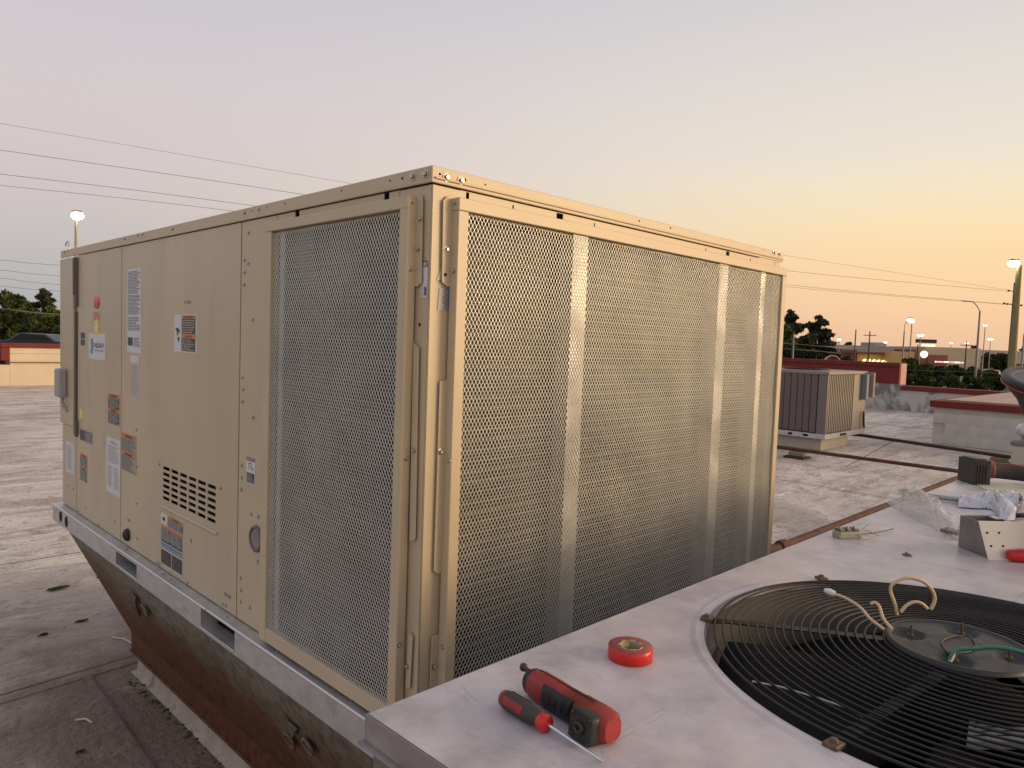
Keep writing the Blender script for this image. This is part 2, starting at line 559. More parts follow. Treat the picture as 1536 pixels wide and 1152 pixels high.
for (p, q, lb) in [((168, 1013 - 860 + 860 - 62 + 5, 0), (198, 965, 0), 'short pale wire offcut on the roof touching the rusty adapter'), ((113, 1080, 0), (138, 1084, 0), 'short pale wire offcut on the dark stained roof')]:
    a = Z(p[0], p[1], .006); c = Z(q[0], q[1], .006); m2 = (a + c) / 2 + Vector((.01, .01, .004)); mb = MB(); mb.tube([a, m2, c], .004, 6)
    tag(mb.build('wire_offcut', M_CREAM), lb, 'wire', 'wire offcuts on the roof')

# parapets
M_PWALL = mat('cream_parapet', (.60, .52, .38), (.66, .57, .42), 2, rough=.75, spots=(.42, .34, .24), spscale=1.6, spcut=(.66, .8), bump=.04, bscale=12)
M_GWALL = mat('stained_parapet', (.46, .44, .41), (.56, .54, .50), 2.5, rough=.8, spots=(.19, .18, .17), spscale=1.1, spcut=(.47, .58), bump=.05, bscale=12)
pl = empty('parapet_wall', (5, 22.3, 0), 'cream painted parapet with red metal coping and stepped end at the left', 'wall')
b = MB(); b.box((3.33, 22.1, 0), (23.3, 22.5, .86)); b.box((3.33, 22.13, .864), (23.3, 22.5, 1.02)); b.box((3.33, 22.1, .868), (23.3, 22.13, 1.02)); b.box((-12, 22.1, 0), (3.326, 22.5, .56)); b.build('wall_face', M_PWALL, pl)
b = MB(); b.box((3.2, 22.04, .62), (8.0, 22.098, .64)); b.build('groove_trim', mat('brown_trim', (.12, .07, .05), rough=.7), pl)
b = MB(); b.box((3.12, 22.05, 1.024), (23.3, 22.55, 1.14)); b.build('coping', M_COPING, pl, .01)
b = MB(); b.box((-12, 22.05, .564), (3.1, 22.55, .67)); b.build('coping', M_COPING, pl, .01)
b = MB(); b.box((3.12, 22.05, .675), (3.322, 22.5, 1.02)); b.build('end_panel', M_COPING, pl, .005)
b = MB(); b.box((-12, 22.7, .3), (3.0, 23.2, 1.02)); b.build('back_panel', mat('dark_red_wall', (.075, .03, .028), rough=.6), pl)

pr_ = empty('parapet_wall', (22.9, 6, 0), 'stained white parapet behind the small brown unit, high red part stepping down to low coping', 'wall')
b = MB(); b.box((22.9, -14, 0), (23.3, 5.96, .62)); b.box((22.9, 5.964, 0), (23.3, 22.0, .80)); b.build('wall_face', M_GWALL, pr_)
b = MB(); b.box((22.84, -14, .624), (23.36, 5.96, .76)); b.build('coping', M_COPING, pr_, .01)
b = MB(); b.box((22.88, 6.02, .804), (23.3, 22.0, 1.31)); b.build('upper_panel', M_COPING, pr_)
b = MB(); b.box((22.84, 5.97, .764), (23.34, 6.016, 1.42)); b.build('end_panel', mat('pink_lit_metal', (.50, .23, .17), rough=.5), pr_)  # end face toward the sunset: its pink light is put into the colour
b = MB(); b.box((22.84, 6.02, 1.314), (23.36, 22.0, 1.44)); b.build('coping', M_COPING, pr_, .01)

bl = empty('roof_block', (16, 0, 0), 'raised white block wall section with red coping and salmon top, right of the pipes', 'wall')
M_BLK = mat('white_block', (.50, .48, .445), (.58, .56, .52), 1.6, rough=.8, bump=.06, bscale=10, spots=(.42, .39, .35), spscale=1.2, spcut=(.52, .7))
b = MB(); b.box((14.55, -14, 0), (22.3, 2.83, .70)); b.build('wall_face', M_BLK, bl)
# faint block courses on the face
cs = MB(); rows = [.0, .2, .4, .6]
M_BLKP = mat('white_block_face', (.50, .48, .445), (.57, .55, .51), 2.5, rough=.82, spots=(.42, .40, .36), spscale=2, spcut=(.5, .75))
blk = MB(); blk.box((0, 0, 0), (.026, .3985, .1985)); bme = blk.mesh('block', M_BLKP)
for r_i, z0 in enumerate((.006, .206, .406)):
    for k in range(17):
        y0 = 2.43 - k * .4 - (r_i % 2) * .2
        put(bme, 'block', bl, Matrix.Translation((14.52 + random.uniform(0, .002), y0, z0)))
b = MB(); b.box((14.46, -14, .704), (22.3, 2.89, .83)); b.build('coping', M_COPING, bl, .012)
b = MB(); b.box((14.75, -14, .834), (22.2, 2.7, .85)); b.build('top_sheet', mat('salmon_roofing', (.42, .27, .20), (.50, .34, .25), 1.2, rough=.7, spots=(.62, .52, .38), spscale=.5, spcut=(.5, .6), stretch=(.3, 2, 1)), bl)

# ------------------------------------------------------------------ the big rooftop unit
ZB = .75; ZT = 2.0193; LY = 2.934; WX = 1.683
U = empty('rooftop_unit', (.85, 1.45, ZB), 'large tan packaged rooftop air conditioner with metal mesh hail guards', 'air conditioner')


def grid_panel(us, vs, holes, place, thick):
    """sheet in (u, v) with rectangular holes; place(u, v, w) gives the world point, w = depth behind the face"""
    ua = sorted(set(us + [h[0] for h in holes] + [h[2] for h in holes])); va = sorted(set(vs + [h[1] for h in holes] + [h[3] for h in holes]))
    nu, nv = len(ua) - 1, len(va) - 1
    inside = lambda i, j: 0 <= i < nu and 0 <= j < nv and not any(h[0] - 1e-6 < (ua[i] + ua[i + 1]) / 2 < h[2] + 1e-6 and h[1] - 1e-6 < (va[j] + va[j + 1]) / 2 < h[3] + 1e-6 for h in holes)
    m = MB(); V = [place(u, v, w) for w in (0, thick) for v in va for u in ua]
    k = (nu + 1); off = (nu + 1) * (nv + 1); F = []
    for j in range(nv):
        for i in range(nu):
            if not inside(i, j): continue
            a, b_, c, d = j * k + i, j * k + i + 1, (j + 1) * k + i + 1, (j + 1) * k + i
            F.append((a, b_, c, d)); F.append((d + off, c + off, b_ + off, a + off))
            if not inside(i, j - 1): F.append((a + off, b_ + off, b_, a))
            if not inside(i, j + 1): F.append((d, c, c + off, d + off))
            if not inside(i - 1, j): F.append((a, d, d + off, a + off))
            if not inside(i + 1, j): F.append((b_ + off, c + off, c, b_))
    m.add(V, F)
    return m


def lp(y, z, w): return (0 + w, -y, z)            # placeholder, replaced below


PL = lambda u, v, w: (w, -u, v)       # left face: u = -y (grows to the right as seen), v = z
PR = lambda u, v, w: (u, w, v)        # right face: u = x


def Lrect(a, b_, x=0.0):               # two photo corners (upper left, lower right) -> (u0, v0, u1, v1) on the left face
    p = X(a[0], a[1], x); q = X(b_[0], b_[1], x)
    return (-p.y, min(p.z, q.z), -q.y, max(p.z, q.z))


def Rrect(a, b_, y=0.0):
    p = Y(a[0], a[1], y); q = Y(b_[0], b_[1], y)
    return (p.x, min(p.z, q.z), q.x, max(p.z, q.z))


# louvre slots
lz1 = X(243, 697, 0).z; lz0 = X(327, 783, 0).z
ly0 = 1.560; ly1 = 1.076
slots = []
zt, zb_ = X(243, 698, 0).z, X(243, 748, 0).z
pit = (zt - zb_) / 5.6
cw = (ly0 - ly1) / 6
for r_i in range(6):
    for c_i in range(6):
        u0 = -(ly0 - c_i * cw); slots.append((u0, zt - r_i * pit - pit * .56, u0 + cw * .83, zt - r_i * pit))
# body panels (left side): door strip, control panel, centre panel, filler
G = .0025
PZ0 = ZB + .003; PZ1 = 1.985
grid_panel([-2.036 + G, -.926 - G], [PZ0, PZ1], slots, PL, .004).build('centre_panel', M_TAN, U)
grid_panel([-2.688 + G, -2.038 - G], [PZ0, PZ1], [], PL, .004).build('control_panel', M_TAN, U)
grid_panel([-LY + .002, -2.69 - G], [PZ0, 1.16], [], PL, .004).build('end_panel', M_TAN, U)
grid_panel([-.924 + G, -.70], [PZ0, PZ1], [], PL, .006).build('filler_panel', M_TAN2, U)
m = MB(); m.box((-.012, 2.705, 1.165), (.02, LY, 1.98)); m.build('access_door', M_TAN, U, .004)
m = MB(); m.box((-.006, 2.672, 1.12), (-.0005, 2.700, 1.72)); m.build('door_gasket', mat('dark_gasket', (.06, .055, .045), (.1, .09, .07), 20, rough=.7), U)
m = MB(); m.box((-.014, 2.66, 1.745), (-.001, 2.692, 1.975)); m.tube([(-.014, 2.676, 1.80), (-.014, 2.676, 1.97)], .007, 8); m.build('door_hinge', mat('grey_hinge', (.13, .12, .10), rough=.5), U)
m = MB(); m.box((-.014, 2.655, 1.13), (-.001, 2.688, 1.20)); m.build('door_hinge', MATS['grey_hinge'], U)
# pressed rib under the louvre
rb = Lrect((245, 762), (327, 800))
m = MB()
m.tube([(-.001, 1.565, zb_ - .028), (-.001, 1.07, zb_ - .028)], .006, 8); m.build('pressed_rib', M_TAN, U)
# interior, so that slots and notches read dark
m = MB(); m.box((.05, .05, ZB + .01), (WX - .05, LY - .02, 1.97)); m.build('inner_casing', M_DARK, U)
# hidden faces
m = MB(); m.box((WX - .004, .11, PZ0), (WX, LY - .005, PZ1)); m.box((.01, LY - .004, PZ0), (WX - .01, LY, PZ1)); m.build('rear_panels', M_TAN, U)
m = MB(); m.box((-.004, -.004, 2.010), (WX + .004, LY + .004, ZT)); m.build('roof_sheet', M_TAN, U)

# corner posts
m = MB(); m.box((0.0002, 0, PZ0), (.004, .118, PZ1)); m.box((0.0002, 0, PZ0), (.108, .004, PZ1)); m.build('corner_post', M_TAN2, U, .0015)
m = MB(); m.box((WX - .045, -.001, PZ0), (WX, .003, PZ1)); m.box((WX - .003, .0035, PZ0), (WX + .001, .10, PZ1)); m.build('corner_post', M_TAN2, U, .0015)

# fascia strips under the cap, with their notches
def notchL(px, py, w, h): return Lrect((px - w / 2, py - h / 2), (px + w / 2, py + h / 2))
nl = []
for (px, py, w) in [(446, 315, 9), (580, 290, 10)]:
    q = X(px, py, 0); hw = w / 2 / 1094 * (q - CAM).length / .75; nl.append((-q.y - hw, 1.9665, -q.y + hw, 1.985))
grid_panel([-.70 + G, -.118 - .001], [1.93, 1.985], nl, PL, .003).build('fascia', M_TAN2, U)
nr = []
for (px, py, w, sl) in [(695, 288, 8, 0), (840, 319.5, 11, 0), (892, 332, 2.2, 1), (1092, 374, 7, 0), (1059, 368, 1.8, 1), (1126, 383, 1.8, 1), (770, 304, 2.5, 1)]:
    q = Y(px, py, 0); hw = w / 2 / 1094 * (q - CAM).length / .75
    nr.append((q.x - hw, 1.966 if not sl else 1.967, q.x + hw, 1.9835 if not sl else 1.978))
grid_panel([.108 + .001, WX - .046], [1.93, 1.985], nr, PR, .003).build('fascia', M_TAN2, U)

# cap rail round the top
m = MB(); m.box((-.007, .0, 1.9875), (-.0005, LY + .01, ZT + .0035)); m.box((-.0068, 0, ZT), (.03, LY + .01, ZT + .003)); m.build('cap_rail', M_TAN2, U, .002)
m = MB(); m.box((-.007, -.007, 1.9875), (WX + .01, -.0005, ZT + .0035)); m.box((-.0068, -.0068, ZT), (WX + .01, .03, ZT + .003)); m.build('cap_rail', M_TAN2, U, .002)
m = MB(); m.box((.0, -.0115, 1.9955), (WX + .006, -.0075, 2.0)); m.build('cap_drip_edge', M_TAN2, U, .001)

# hail guard frames: left face
def bar(name, a, b_, matl=M_TAN2, bev=.0015):
    q = MB(); q.box(a, b_); return q.build(name, matl, U, bev)


PD = .030      # how far the guards stand off
bar('guard_frame', (-PD, .045, ZB + .012), (-.0045, .075, 1.958))          # right member
bar('guard_frame', (-PD - .001, .0445, 1.934), (-.001, .715, 1.9605))
bar('guard_frame', (-PD, .675, ZB + .012), (-.0065, .712, 1.934))
bar('guard_frame', (-PD + .001, .075, ZB + .012), (-.0045, .675, ZB + .052))
m = MB(); m.box((-.0042, .712, ZB + .012), (-.0012, .722, 1.95)); m.build('guard_flange', M_TAN2, U)
# right face
bar('guard_frame', (.052, -PD, ZB + .012), (.082, -.0045, 1.9335))
bar('guard_frame', (.0515, -PD - .001, 1.934), (WX - .002, -.001, 1.962))
bar('guard_frame', (WX - .034, -PD, ZB + .012), (WX - .002, -.0045, 1.9335))
bar('guard_frame', (.082, -PD + .001, ZB + .012), (WX - .034, -.0045, ZB + .045))


def expanded_metal(u0, u1, v0, v1, pu, pv, place, w0):
    """one continuous sheet of expanded metal: every strand is a short flat bar, tilted like the real thing"""
    nu = int((u1 - u0) / pu) + 1; nv = int((v1 - v0) / pv) + 1
    I, J = np.meshgrid(np.arange(nu), np.arange(nv))
    hu, hv = pu / 2, pv / 2
    cu_ = u0 + I.ravel() * pu; cv_ = v0 + J.ravel() * pv
    nodes = np.concatenate([np.stack([cu_, cv_], 1), np.stack([cu_ + hu, cv_ + hv], 1)])
    nodes = nodes[(nodes[:, 0] <= u1) & (nodes[:, 1] <= v1)]
    n = len(nodes); V = []; F = []; base = 0; t = .0014
    bw, bh, sw = .0015, pv * .13, .00092
    quads = [((-bw, -bh), (bw, -bh), (bw, bh), (-bw, bh), 0.0)]             # the bond
    for sg in (-1, 1):                                                       # the two strands that leave it upward
        quads.append(((sg * (bw - sw) - sw, bh), (sg * (bw - sw) + sw, bh), (sg * (hu - bw + sw) + sw, hv - bh), (sg * (hu - bw + sw) - sw, hv - bh), .0))
    for (p0, p1, p2, p3, dz) in quads:
        arr = np.empty((n, 8, 3))
        for vi, q in enumerate((p0, p1, p2, p3, p0, p1, p2, p3)):
            arr[:, vi, 0] = nodes[:, 0] + q[0]; arr[:, vi, 1] = nodes[:, 1] + q[1]; arr[:, vi, 2] = w0 + dz + (t if vi >= 4 else 0) + .0012 * np.sin(arr[:, vi, 1] * 21 + 1.3 * np.sin(arr[:, vi, 0] * 9)) + .0010 * np.sin(arr[:, vi, 0] * 33 + arr[:, vi, 1] * 7)
        ok = (arr[:, :, 1].max(1) <= v1 + pv) & (arr[:, :, 0].max(1) <= u1 + pu)
        V.append(arr.reshape(-1, 3)); idx = (np.arange(n) * 8 + base)[:, None]
        F.append(np.concatenate([idx + np.array([f]) for f in ((0, 1, 2, 3), (0, 3, 7, 4), (2, 1, 5, 6))])); base += n * 8
    V = np.concatenate(V); F = np.concatenate(F)
    W = np.stack([place(V[:, 0], V[:, 1], V[:, 2])[i] * np.ones(len(V)) for i in range(3)], 1)
    me = bpy.data.meshes.new('mesh_screen')
    me.vertices.add(len(W)); me.vertices.foreach_set('co', W.ravel())
    me.loops.add(F.size); me.loops.foreach_set('vertex_index', F.ravel().astype(np.int32))
    me.polygons.add(len(F)); me.polygons.foreach_set('loop_start', np.arange(0, F.size, 4)); me.polygons.foreach_set('loop_total', np.full(len(F), 4))
    me.materials.append(M_SCREEN); me.update(calc_edges=True)
    o = bpy.data.objects.new('mesh_screen', me); COL.objects.link(o)
    o.parent = U; o.matrix_parent_inverse = world_of(U).inverted()
    return o


expanded_metal(-.684, -.070, ZB + .04, 1.93, .0110, .0180, PL, -PD + .008)
expanded_metal(.078, WX - .034, ZB + .04, 1.93, .0110, .0180, PR, -PD + .008)

# condenser coils behind the guards
def coil_material():
    m = bpy.data.materials.new('coil_fins'); m.use_nodes = True; t = m.node_tree; b = t.nodes['Principled BSDF']
    co = t.nodes.new('ShaderNodeTexCoord'); n = t.nodes.new('ShaderNodeTexNoise'); n.inputs['Scale'].default_value = 5; n.inputs['Detail'].default_value = 6
    t.links.new(co.outputs['Object'], n.inputs['Vector'])
    r = t.nodes.new('ShaderNodeValToRGB'); r.color_ramp.elements[0].color = (.016, .015, .014, 1); r.color_ramp.elements[1].color = (.04, .038, .034, 1)
    r.color_ramp.elements[0].position = .35; r.color_ramp.elements[1].position = .7
    t.links.new(n.outputs[0], r.inputs[0]); t.links.new(r.outputs[0], b.inputs['Base Color'])
    b.inputs['Roughness'].default_value = .55; b.inputs['Metallic'].default_value = .3
    return m


M_COIL = coil_material()
M_TUBE = mat('coil_tube', (.20, .185, .16), (.27, .25, .21), 12, rough=.4, metal=.6)
m = MB(); m.box((.035, .085, ZB + .03), (.049, .715, 1.945)); m.build('condenser_coil', M_COIL, U)
m = MB(); m.box((.09, .035, ZB + .03), (WX - .03, .049, 1.945)); m.build('condenser_coil', M_COIL, U)
m = MB(); k = 0; z = ZB + .05
while z < 1.93:
    m.tube([(.034, .10, z), (.034, .70, z)], .0018, 5, caps=False); z += .0254
m.build('coil_tubes', M_TUBE, U)
m = MB(); z = ZB + .05
while z < 1.93:
    m.tube([(.1, .034, z), (WX - .04, .034, z)], .0020, 5, caps=False); z += .0254
m.build('coil_tubes', M_TUBE, U)
for (x0, x1) in ((.455, .515), (1.205, 1.262), (1.50, 1.535)):
    m = MB(); m.box((x0, -.018, ZB + .03), (x1, -.014, 1.95)); m.box((x0, -.0138, ZB + .03), (x0 + .003, .03, 1.95)); m.build('coil_bracket', M_GALV if x0 < 1.4 else M_SCREEN, U)
m = MB(); m.box((-.012, .63, ZB + .03), (-.008, .655, 1.93)); m.build('coil_bracket', M_GALV, U)


def plateL(px, x0=-.0045, th=.0025, name='bracket_plate', matl=None):
    q = MB(); q.prism([X(a, c, x0) for a, c in px], (-th, 0, 0)); return q.build(name, matl or M_TAN2, U, .0006)


def plateR(px, y0=-.0045, th=.0025, name='bracket_plate', matl=None):
    q = MB(); q.prism([Y(a, c, y0) for a, c in px], (0, -th, 0)); return q.build(name, matl or M_TAN2, U, .0006)


plateL([(622, 294), (633, 292), (635, 300), (633, 424), (627, 430), (622, 430)])
plateL([(621, 514), (629, 522), (624, 806), (622, 811), (615, 811)])
plateL([(614, 948), (620, 954), (616, 1032), (609, 1032)])
plateR([(664, 301), (671, 294), (681, 294), (679, 430), (670, 430), (662, 423)])
plateR([(659, 572), (674, 568), (668, 860), (654, 860), (650, 856)])
plateR([(647, 955), (660, 950), (658, 1030), (644, 1030)])

# screws
sm_ = MB(); sm_.lathe([(0, 0), (.0078, 0), (.0078, .0012), (.0055, .0016)], 14, 0, smooth=False)
sm_.lathe([(.0046, .0014), (.0046, .0052), (.0036, .0062), (0, .0062)], 6, 0, smooth=False)
SCREW = sm_.mesh('screw', M_SCREW)
ML = Matrix(((0, 0, -1, 0), (-1, 0, 0, 0), (0, 1, 0, 0), (0, 0, 0, 1)))
MR_ = Matrix(((1, 0, 0, 0), (0, 0, -1, 0), (0, 1, 0, 0), (0, 0, 0, 1)))


def screwL(px, py, x=-.0002, s=1.0):
    p = X(px, py, x); put(SCREW, 'screw', U, Matrix.Translation(p) @ ML @ Matrix.Rotation(random.uniform(0, 6), 4, 'Z') @ Matrix.Scale(s, 4))


def screwR(px, py, y=-.0002, s=1.0):
    p = Y(px, py, y); put(SCREW, 'screw', U, Matrix.Translation(p) @ MR_ @ Matrix.Rotation(random.uniform(0, 6), 4, 'Z') @ Matrix.Scale(s, 4))


for q in [(373, 349), (367, 390), (372.5, 395), (367, 408), (366.5, 427), (379, 479), (364, 566), (365, 584), (364, 602), (380, 626),
          (205, 645), (205, 700), (205, 755), (206, 808), (363, 698), (363, 716), (362, 734), (377, 771), (387.6, 775), (387, 842), (361, 867),
          (362, 885), (361, 902), (375, 911), (239, 696), (331, 732), (148.5, 787), (117, 766), (281, 874), (339, 908), (334, 906), (104, 388), (110, 387), (103, 728), (110, 733)]:
    screwL(*q, s=.82)
for q in [(397, 631), (398.5, 395), (399, 376), (396, 880), (394, 925)]: screwL(*q, s=.5)
for q in [(187, 358), (206.6, 353), (214, 351.5), (259, 343.6), (97, 378), (367, 319), (388, 314)]: screwL(*q, x=-.0072, s=.85)
for q in [(620, 264.6), (639, 261)]: screwL(*q, x=-.0072, s=1.25)
for q in [(669, 266), (691, 271)]: screwR(*q, y=-.0072, s=1.25)
for q in [(1161, 379), (1169, 381)]: screwR(*q, y=-.0072, s=1.2)
for q in [(631, 328), (628, 373), (621, 675.6), (611, 999)]: screwL(*q, x=-.0072, s=.95)
for q in [(670, 374), (661, 677.5), (651, 999.5)]: screwR(*q, y=-.0072, s=.95)
# frame-side screws: these sit on the narrow side faces of the guard frames
MLs = Matrix(((1, 0, 0, 0), (0, 0, -1, 0), (0, 1, 0, 0), (0, 0, 0, 1)))
for q in [(618, 302), (615.5, 403), (609, 687.5), (599, 968)]:
    p = Y(q[0], q[1], .0448); p.x = max(-.026, min(-.010, p.x)); put(SCREW, 'screw', U, Matrix.Translation(p) @ MR_ @ Matrix.Scale(.8, 4))
for q in [(683, 304), (681, 406), (673, 690.6), (664, 970.6)]:
    p = X(q[0], q[1], .0518); p.y = max(-.026, min(-.010, p.y)); put(SCREW, 'screw', U, Matrix.Translation(p) @ ML @ Matrix.Scale(.8, 4))
# small black screw holes in cap and post
hm = MB(); hm.lathe([(0, .0004), (.0032, .0004), (.0032, 0)], 10, 0); HOLE = hm.mesh('screw_hole', M_DARK)
for q, s_ in [((603.5, 267.5), 1), ((585, 271), .8), ((512, 286), .8), ((427, 305), .8), ((400, 311), .7), ((379, 316), .7)]:
    put(HOLE, 'screw_hole', U, Matrix.Translation(X(*q, -.0073)) @ ML @ Matrix.Scale(s_, 4))
for q, s_ in [((660, 261), .9), ((697.5, 270), 1.1), ((728, 277), .7), ((959, 331.5), .9), ((1006, 342), .9), ((1146, 375), .7)]:
    put(HOLE, 'screw_hole', U, Matrix.Translation(Y(*q, -.0073)) @ MR_ @ Matrix.Scale(s_, 4))
for q in [(629.5, 487)]: put(HOLE, 'screw_hole', U, Matrix.Translation(X(*q, -.0005)) @ ML @ Matrix.Scale(1.2, 4))
for q in [(668, 412)]: put(HOLE, 'screw_hole', U, Matrix.Translation(Y(*q, -.0075)) @ MR_ @ Matrix.Scale(1.2, 4))

# round screened vent, black grommet, lifting hook
c = X(385, 808, -.001); m = MB(); mt = Matrix.Translation(c) @ ML
m.lathe([(.040, 0), (.040, .006), (.034, .009), (.030, .006), (.030, .002)], 28, 0, mt); m.lathe([(0, .001), (.031, .001)], 28, 1, mt)
for k in range(-5, 6):
    h_ = math.sqrt(max(0, .029 ** 2 - (k * .0052) ** 2))
    m.tube([mt @ Vector((k * .0052, -h_, .003)), mt @ Vector((k * .0052, h_, .003))], .0009, 5, 2); m.tube([mt @ Vector((-h_, k * .0052, .003)), mt @ Vector((h_, k * .0052, .003))], .0009, 5, 2)
m.build('screened_vent', [mat('brown_vent_ring', (.16, .13, .10), rough=.5), MATS['dark_gasket'], M_GALV], U)
c = X(192, 802, -.001); m = MB(); mt = Matrix.Translation(c) @ ML; m.lathe([(0, .018), (.014, .018), (.022, .012), (.026, .004), (.026, 0)], 22, 0, mt); m.build('black_grommet', M_RUBBER, U)
p = X(101, 374, .0); m = MB(); hk = [Vector((.0, p.y - .03, ZT)), Vector((0, p.y - .03, ZT + .03)), Vector((0, p.y - .01, ZT + .045)), Vector((0, p.y + .02, ZT + .04)), Vector((0, p.y + .03, ZT + .025))]
m.tube(hk, .0035, 8); m.build('wire_hook', M_SCREW, U)
# disconnect box with conduit, on the end door
r_ = Lrect((92, 556), (108, 602), -.02)
m = MB(); m.box((-.05, 2.80, 1.30), (-.0125, 2.885, 1.44)); m.build('disconnect_switch', mat('grey_switch_box', (.33, .34, .35), (.38, .39, .40), 8, rough=.5), U, .008, segs=2)
m = MB(); m.tube([(-.03, 2.82, 1.30), (-.03, 2.82, 1.275), (-.022, 2.81, 1.25), (-.012, 2.80, 1.235)], .008, 10); m.build('conduit', MATS['grey_switch_box'], U)


# labels: a thin sheet with its print on top; print given in 0..1 from the upper left corner
def label(name, quad, items, matl=M_WHITE, left=True, lab=None, texts=(), seed=1, flo=.0008):
    rnd = random.Random(seed)
    u0, v0, u1, v1 = quad; P = PL if left else PR
    mats = [matl]; q = MB()

    def rect(a, b_, c, d, w, mi):
        q.add([P(u0 + (u1 - u0) * a, v1 - (v1 - v0) * d, -w), P(u0 + (u1 - u0) * c, v1 - (v1 - v0) * d, -w),
               P(u0 + (u1 - u0) * c, v1 - (v1 - v0) * b_, -w), P(u0 + (u1 - u0) * a, v1 - (v1 - v0) * b_, -w)], [(0, 1, 2, 3)], mi)
    # sheet with thickness
    pts = [P(u0, v0, -flo + .0007), P(u1, v0, -flo + .0007), P(u1, v1, -flo + .0007), P(u0, v1, -flo + .0007)]
    q.prism(pts, Vector(P(0, 0, -.0007)) - Vector(P(0, 0, 0)))

    def mi_of(mm):
        if mm not in mats: mats.append(mm)
        return mats.index(mm)
    for it in items:
        if it[0] == 'r':
            _, a, b_, c, d, mm = it[:6]; rect(a, b_, c, d, flo + .0004 + (.0003 if len(it) > 6 else 0), mi_of(mm))
        elif it[0] == 'lines':      # lines, a, b, c, d, n, material
            _, a, b_, c, d, n, mm = it
            hh = (d - b_) / n
            for i in range(n):
                xx = a; end = c - (c - a) * (rnd.uniform(0, .35) if rnd.random() < .6 else 0)
                while xx < end - .01:
                    wv = min(rnd.uniform(.04, .16), end - xx); rect(xx, b_ + i * hh + hh * .22, xx + wv, b_ + i * hh + hh * .68, flo + .0009, mi_of(mm)); xx += wv + rnd.uniform(.015, .035)
    o = q.build(name, mats, U)
    if lab: o['label'] = lab
    for (txt, a, b_, wd, hh, mm) in texts:
        text_mesh(txt, (v1 - v0) * hh, P(u0 + (u1 - u0) * a, v1 - (v1 - v0) * b_, -flo - .0011), Vector(P(1, 0, 0)) - Vector(P(0, 0, 0)), (0, 0, 1), mm, o, 'lettering', .01, (u1 - u0) * wd)
    return o


W2 = [('r', .02, .0, .98, .11, M_ORANGE), ('r', .03, .115, .97, .47, M_DKBR), ('lines', .08, .13, .93, .46, 6, M_LTP),
      ('r', .02, .475, .98, .58, M_ORANGE), ('r', .03, .585, .97, .97, M_DKBR), ('lines', .08, .60, .93, .96, 8, M_LTP)]
TW = [('WARNING', .25, .095, .5, .07, M_BLACKP), ('WARNING', .25, .565, .5, .07, M_BLACKP)]
label('data_label', Lrect((191.5, 404), (211.5, 530)), [('lines', .06, .03, .94, .30, 16, M_GREYP), ('lines', .06, .31, .94, .55, 15, M_GREYP), ('lines', .06, .57, .94, .74, 9, M_GREYP),
      ('r', .06, .82, .42, .92, M_DKBR), ('lines', .5, .82, .94, .93, 5, M_GREYP)], lab='tall white data label, widest of the white labels', seed=3)
label('paper_strip', Lrect((196, 533), (208.5, 600)), [('r', 0, 0, 1, .16, M_WHITE), ('lines', .1, .2, .9, .95, 20, M_LTP)], M_CREAM, lab='narrow cream strip under the tall data label', seed=4)
label('warning_label', Lrect((262, 472), (295, 530)), [('r', .34, .02, .97, .10, M_ORANGE), ('r', .34, .105, .95, .51, M_DKBR), ('lines', .37, .13, .92, .50, 6, M_LTP),
      ('r', .34, .515, .97, .62, M_ORANGE), ('r', .34, .625, .95, .97, M_DKBR), ('lines', .37, .65, .92, .96, 6, M_LTP), ('r', .06, .36, .2, .40, M_BLACKP), ('r', .10, .40, .26, .46, M_BLACKP), ('r', .12, .46, .17, .56, M_BLACKP), ('r', .2, .46, .24, .52, M_BLACKP), ('r', .18, .60, .24, .72, M_BLACKP), ('r', .14, .64, .28, .66, M_BLACKP, 1)],
      lab='black and orange warning label with a white picture strip', texts=[('WARNING', .45, .088, .4, .05, M_BLACKP), ('CAUTION', .5, .60, .3, .05, M_BLACKP)], seed=5)
label('warning_label', Lrect((162, 589), (180, 641)), W2, M_CREAM, lab='upper orange and dark warning label at the panel seam', texts=TW, seed=6)
label('warning_label', Lrect((182, 648), (204.5, 714)), [('r', .02, .0, .98, .10, M_ORANGE), ('lines', .05, .12, .95, .45, 8, M_GREYP), ('r', .02, .46, .98, .55, M_ORANGE), ('lines', .05, .57, .95, .97, 10, M_GREYP)],
      mat('tan_sticker', (.37, .33, .27), rough=.4), lab='see-through warning label printed on tan, right of the seam', texts=TW, seed=7)
label('wiring_sheet', Lrect((160, 654), (180.5, 747)), [('lines', .3, .05, .8, .10, 2, M_GREYP), ('lines', .12, .13, .9, .45, 14, M_LTP), ('lines', .12, .5, .45, .9, 12, M_LTP), ('lines', .55, .5, .92, .9, 12, M_LTP)], lab='plain white printed sheet left of the seam', seed=8)
label('warning_label', Lrect((120, 679), (131, 726)), [('r', .02, .0, .98, .10, M_ORANGE), ('r', .03, .11, .97, .46, M_GREYP), ('lines', .08, .13, .93, .46, 6, M_LTP), ('r', .02, .47, .98, .56, M_ORANGE), ('r', .03, .57, .97, .97, M_GREYP), ('lines', .08, .58, .93, .96, 8, M_LTP)], M_CREAM, lab='small warning label near the base corner', texts=TW, seed=9)
label('rating_plate', Lrect((119.5, 641), (139, 668)), [('r', .04, .12, .96, .92, M_GREYP), ('lines', .08, .16, .45, .9, 5, M_BLACKP), ('lines', .5, .2, .92, .9, 5, M_LTP)], M_LTP, lab='small grey metal rating plate', seed=10)
label('paper_strip', Lrect((99.5, 661), (111, 713)), [('lines', .15, .1, .85, .9, 12, M_LTP)], lab='small white sheet below the end door', seed=11)
label('code_label', Lrect((121, 498), (128, 519)), [('r', .05, .03, .95, .47, M_DKBR), ('r', .05, .53, .95, .97, M_DKBR), ('lines', .1, .05, .9, .95, 8, M_GREYP)], M_CREAM, lab='tiny dark label beside the logo sticker', seed=12)
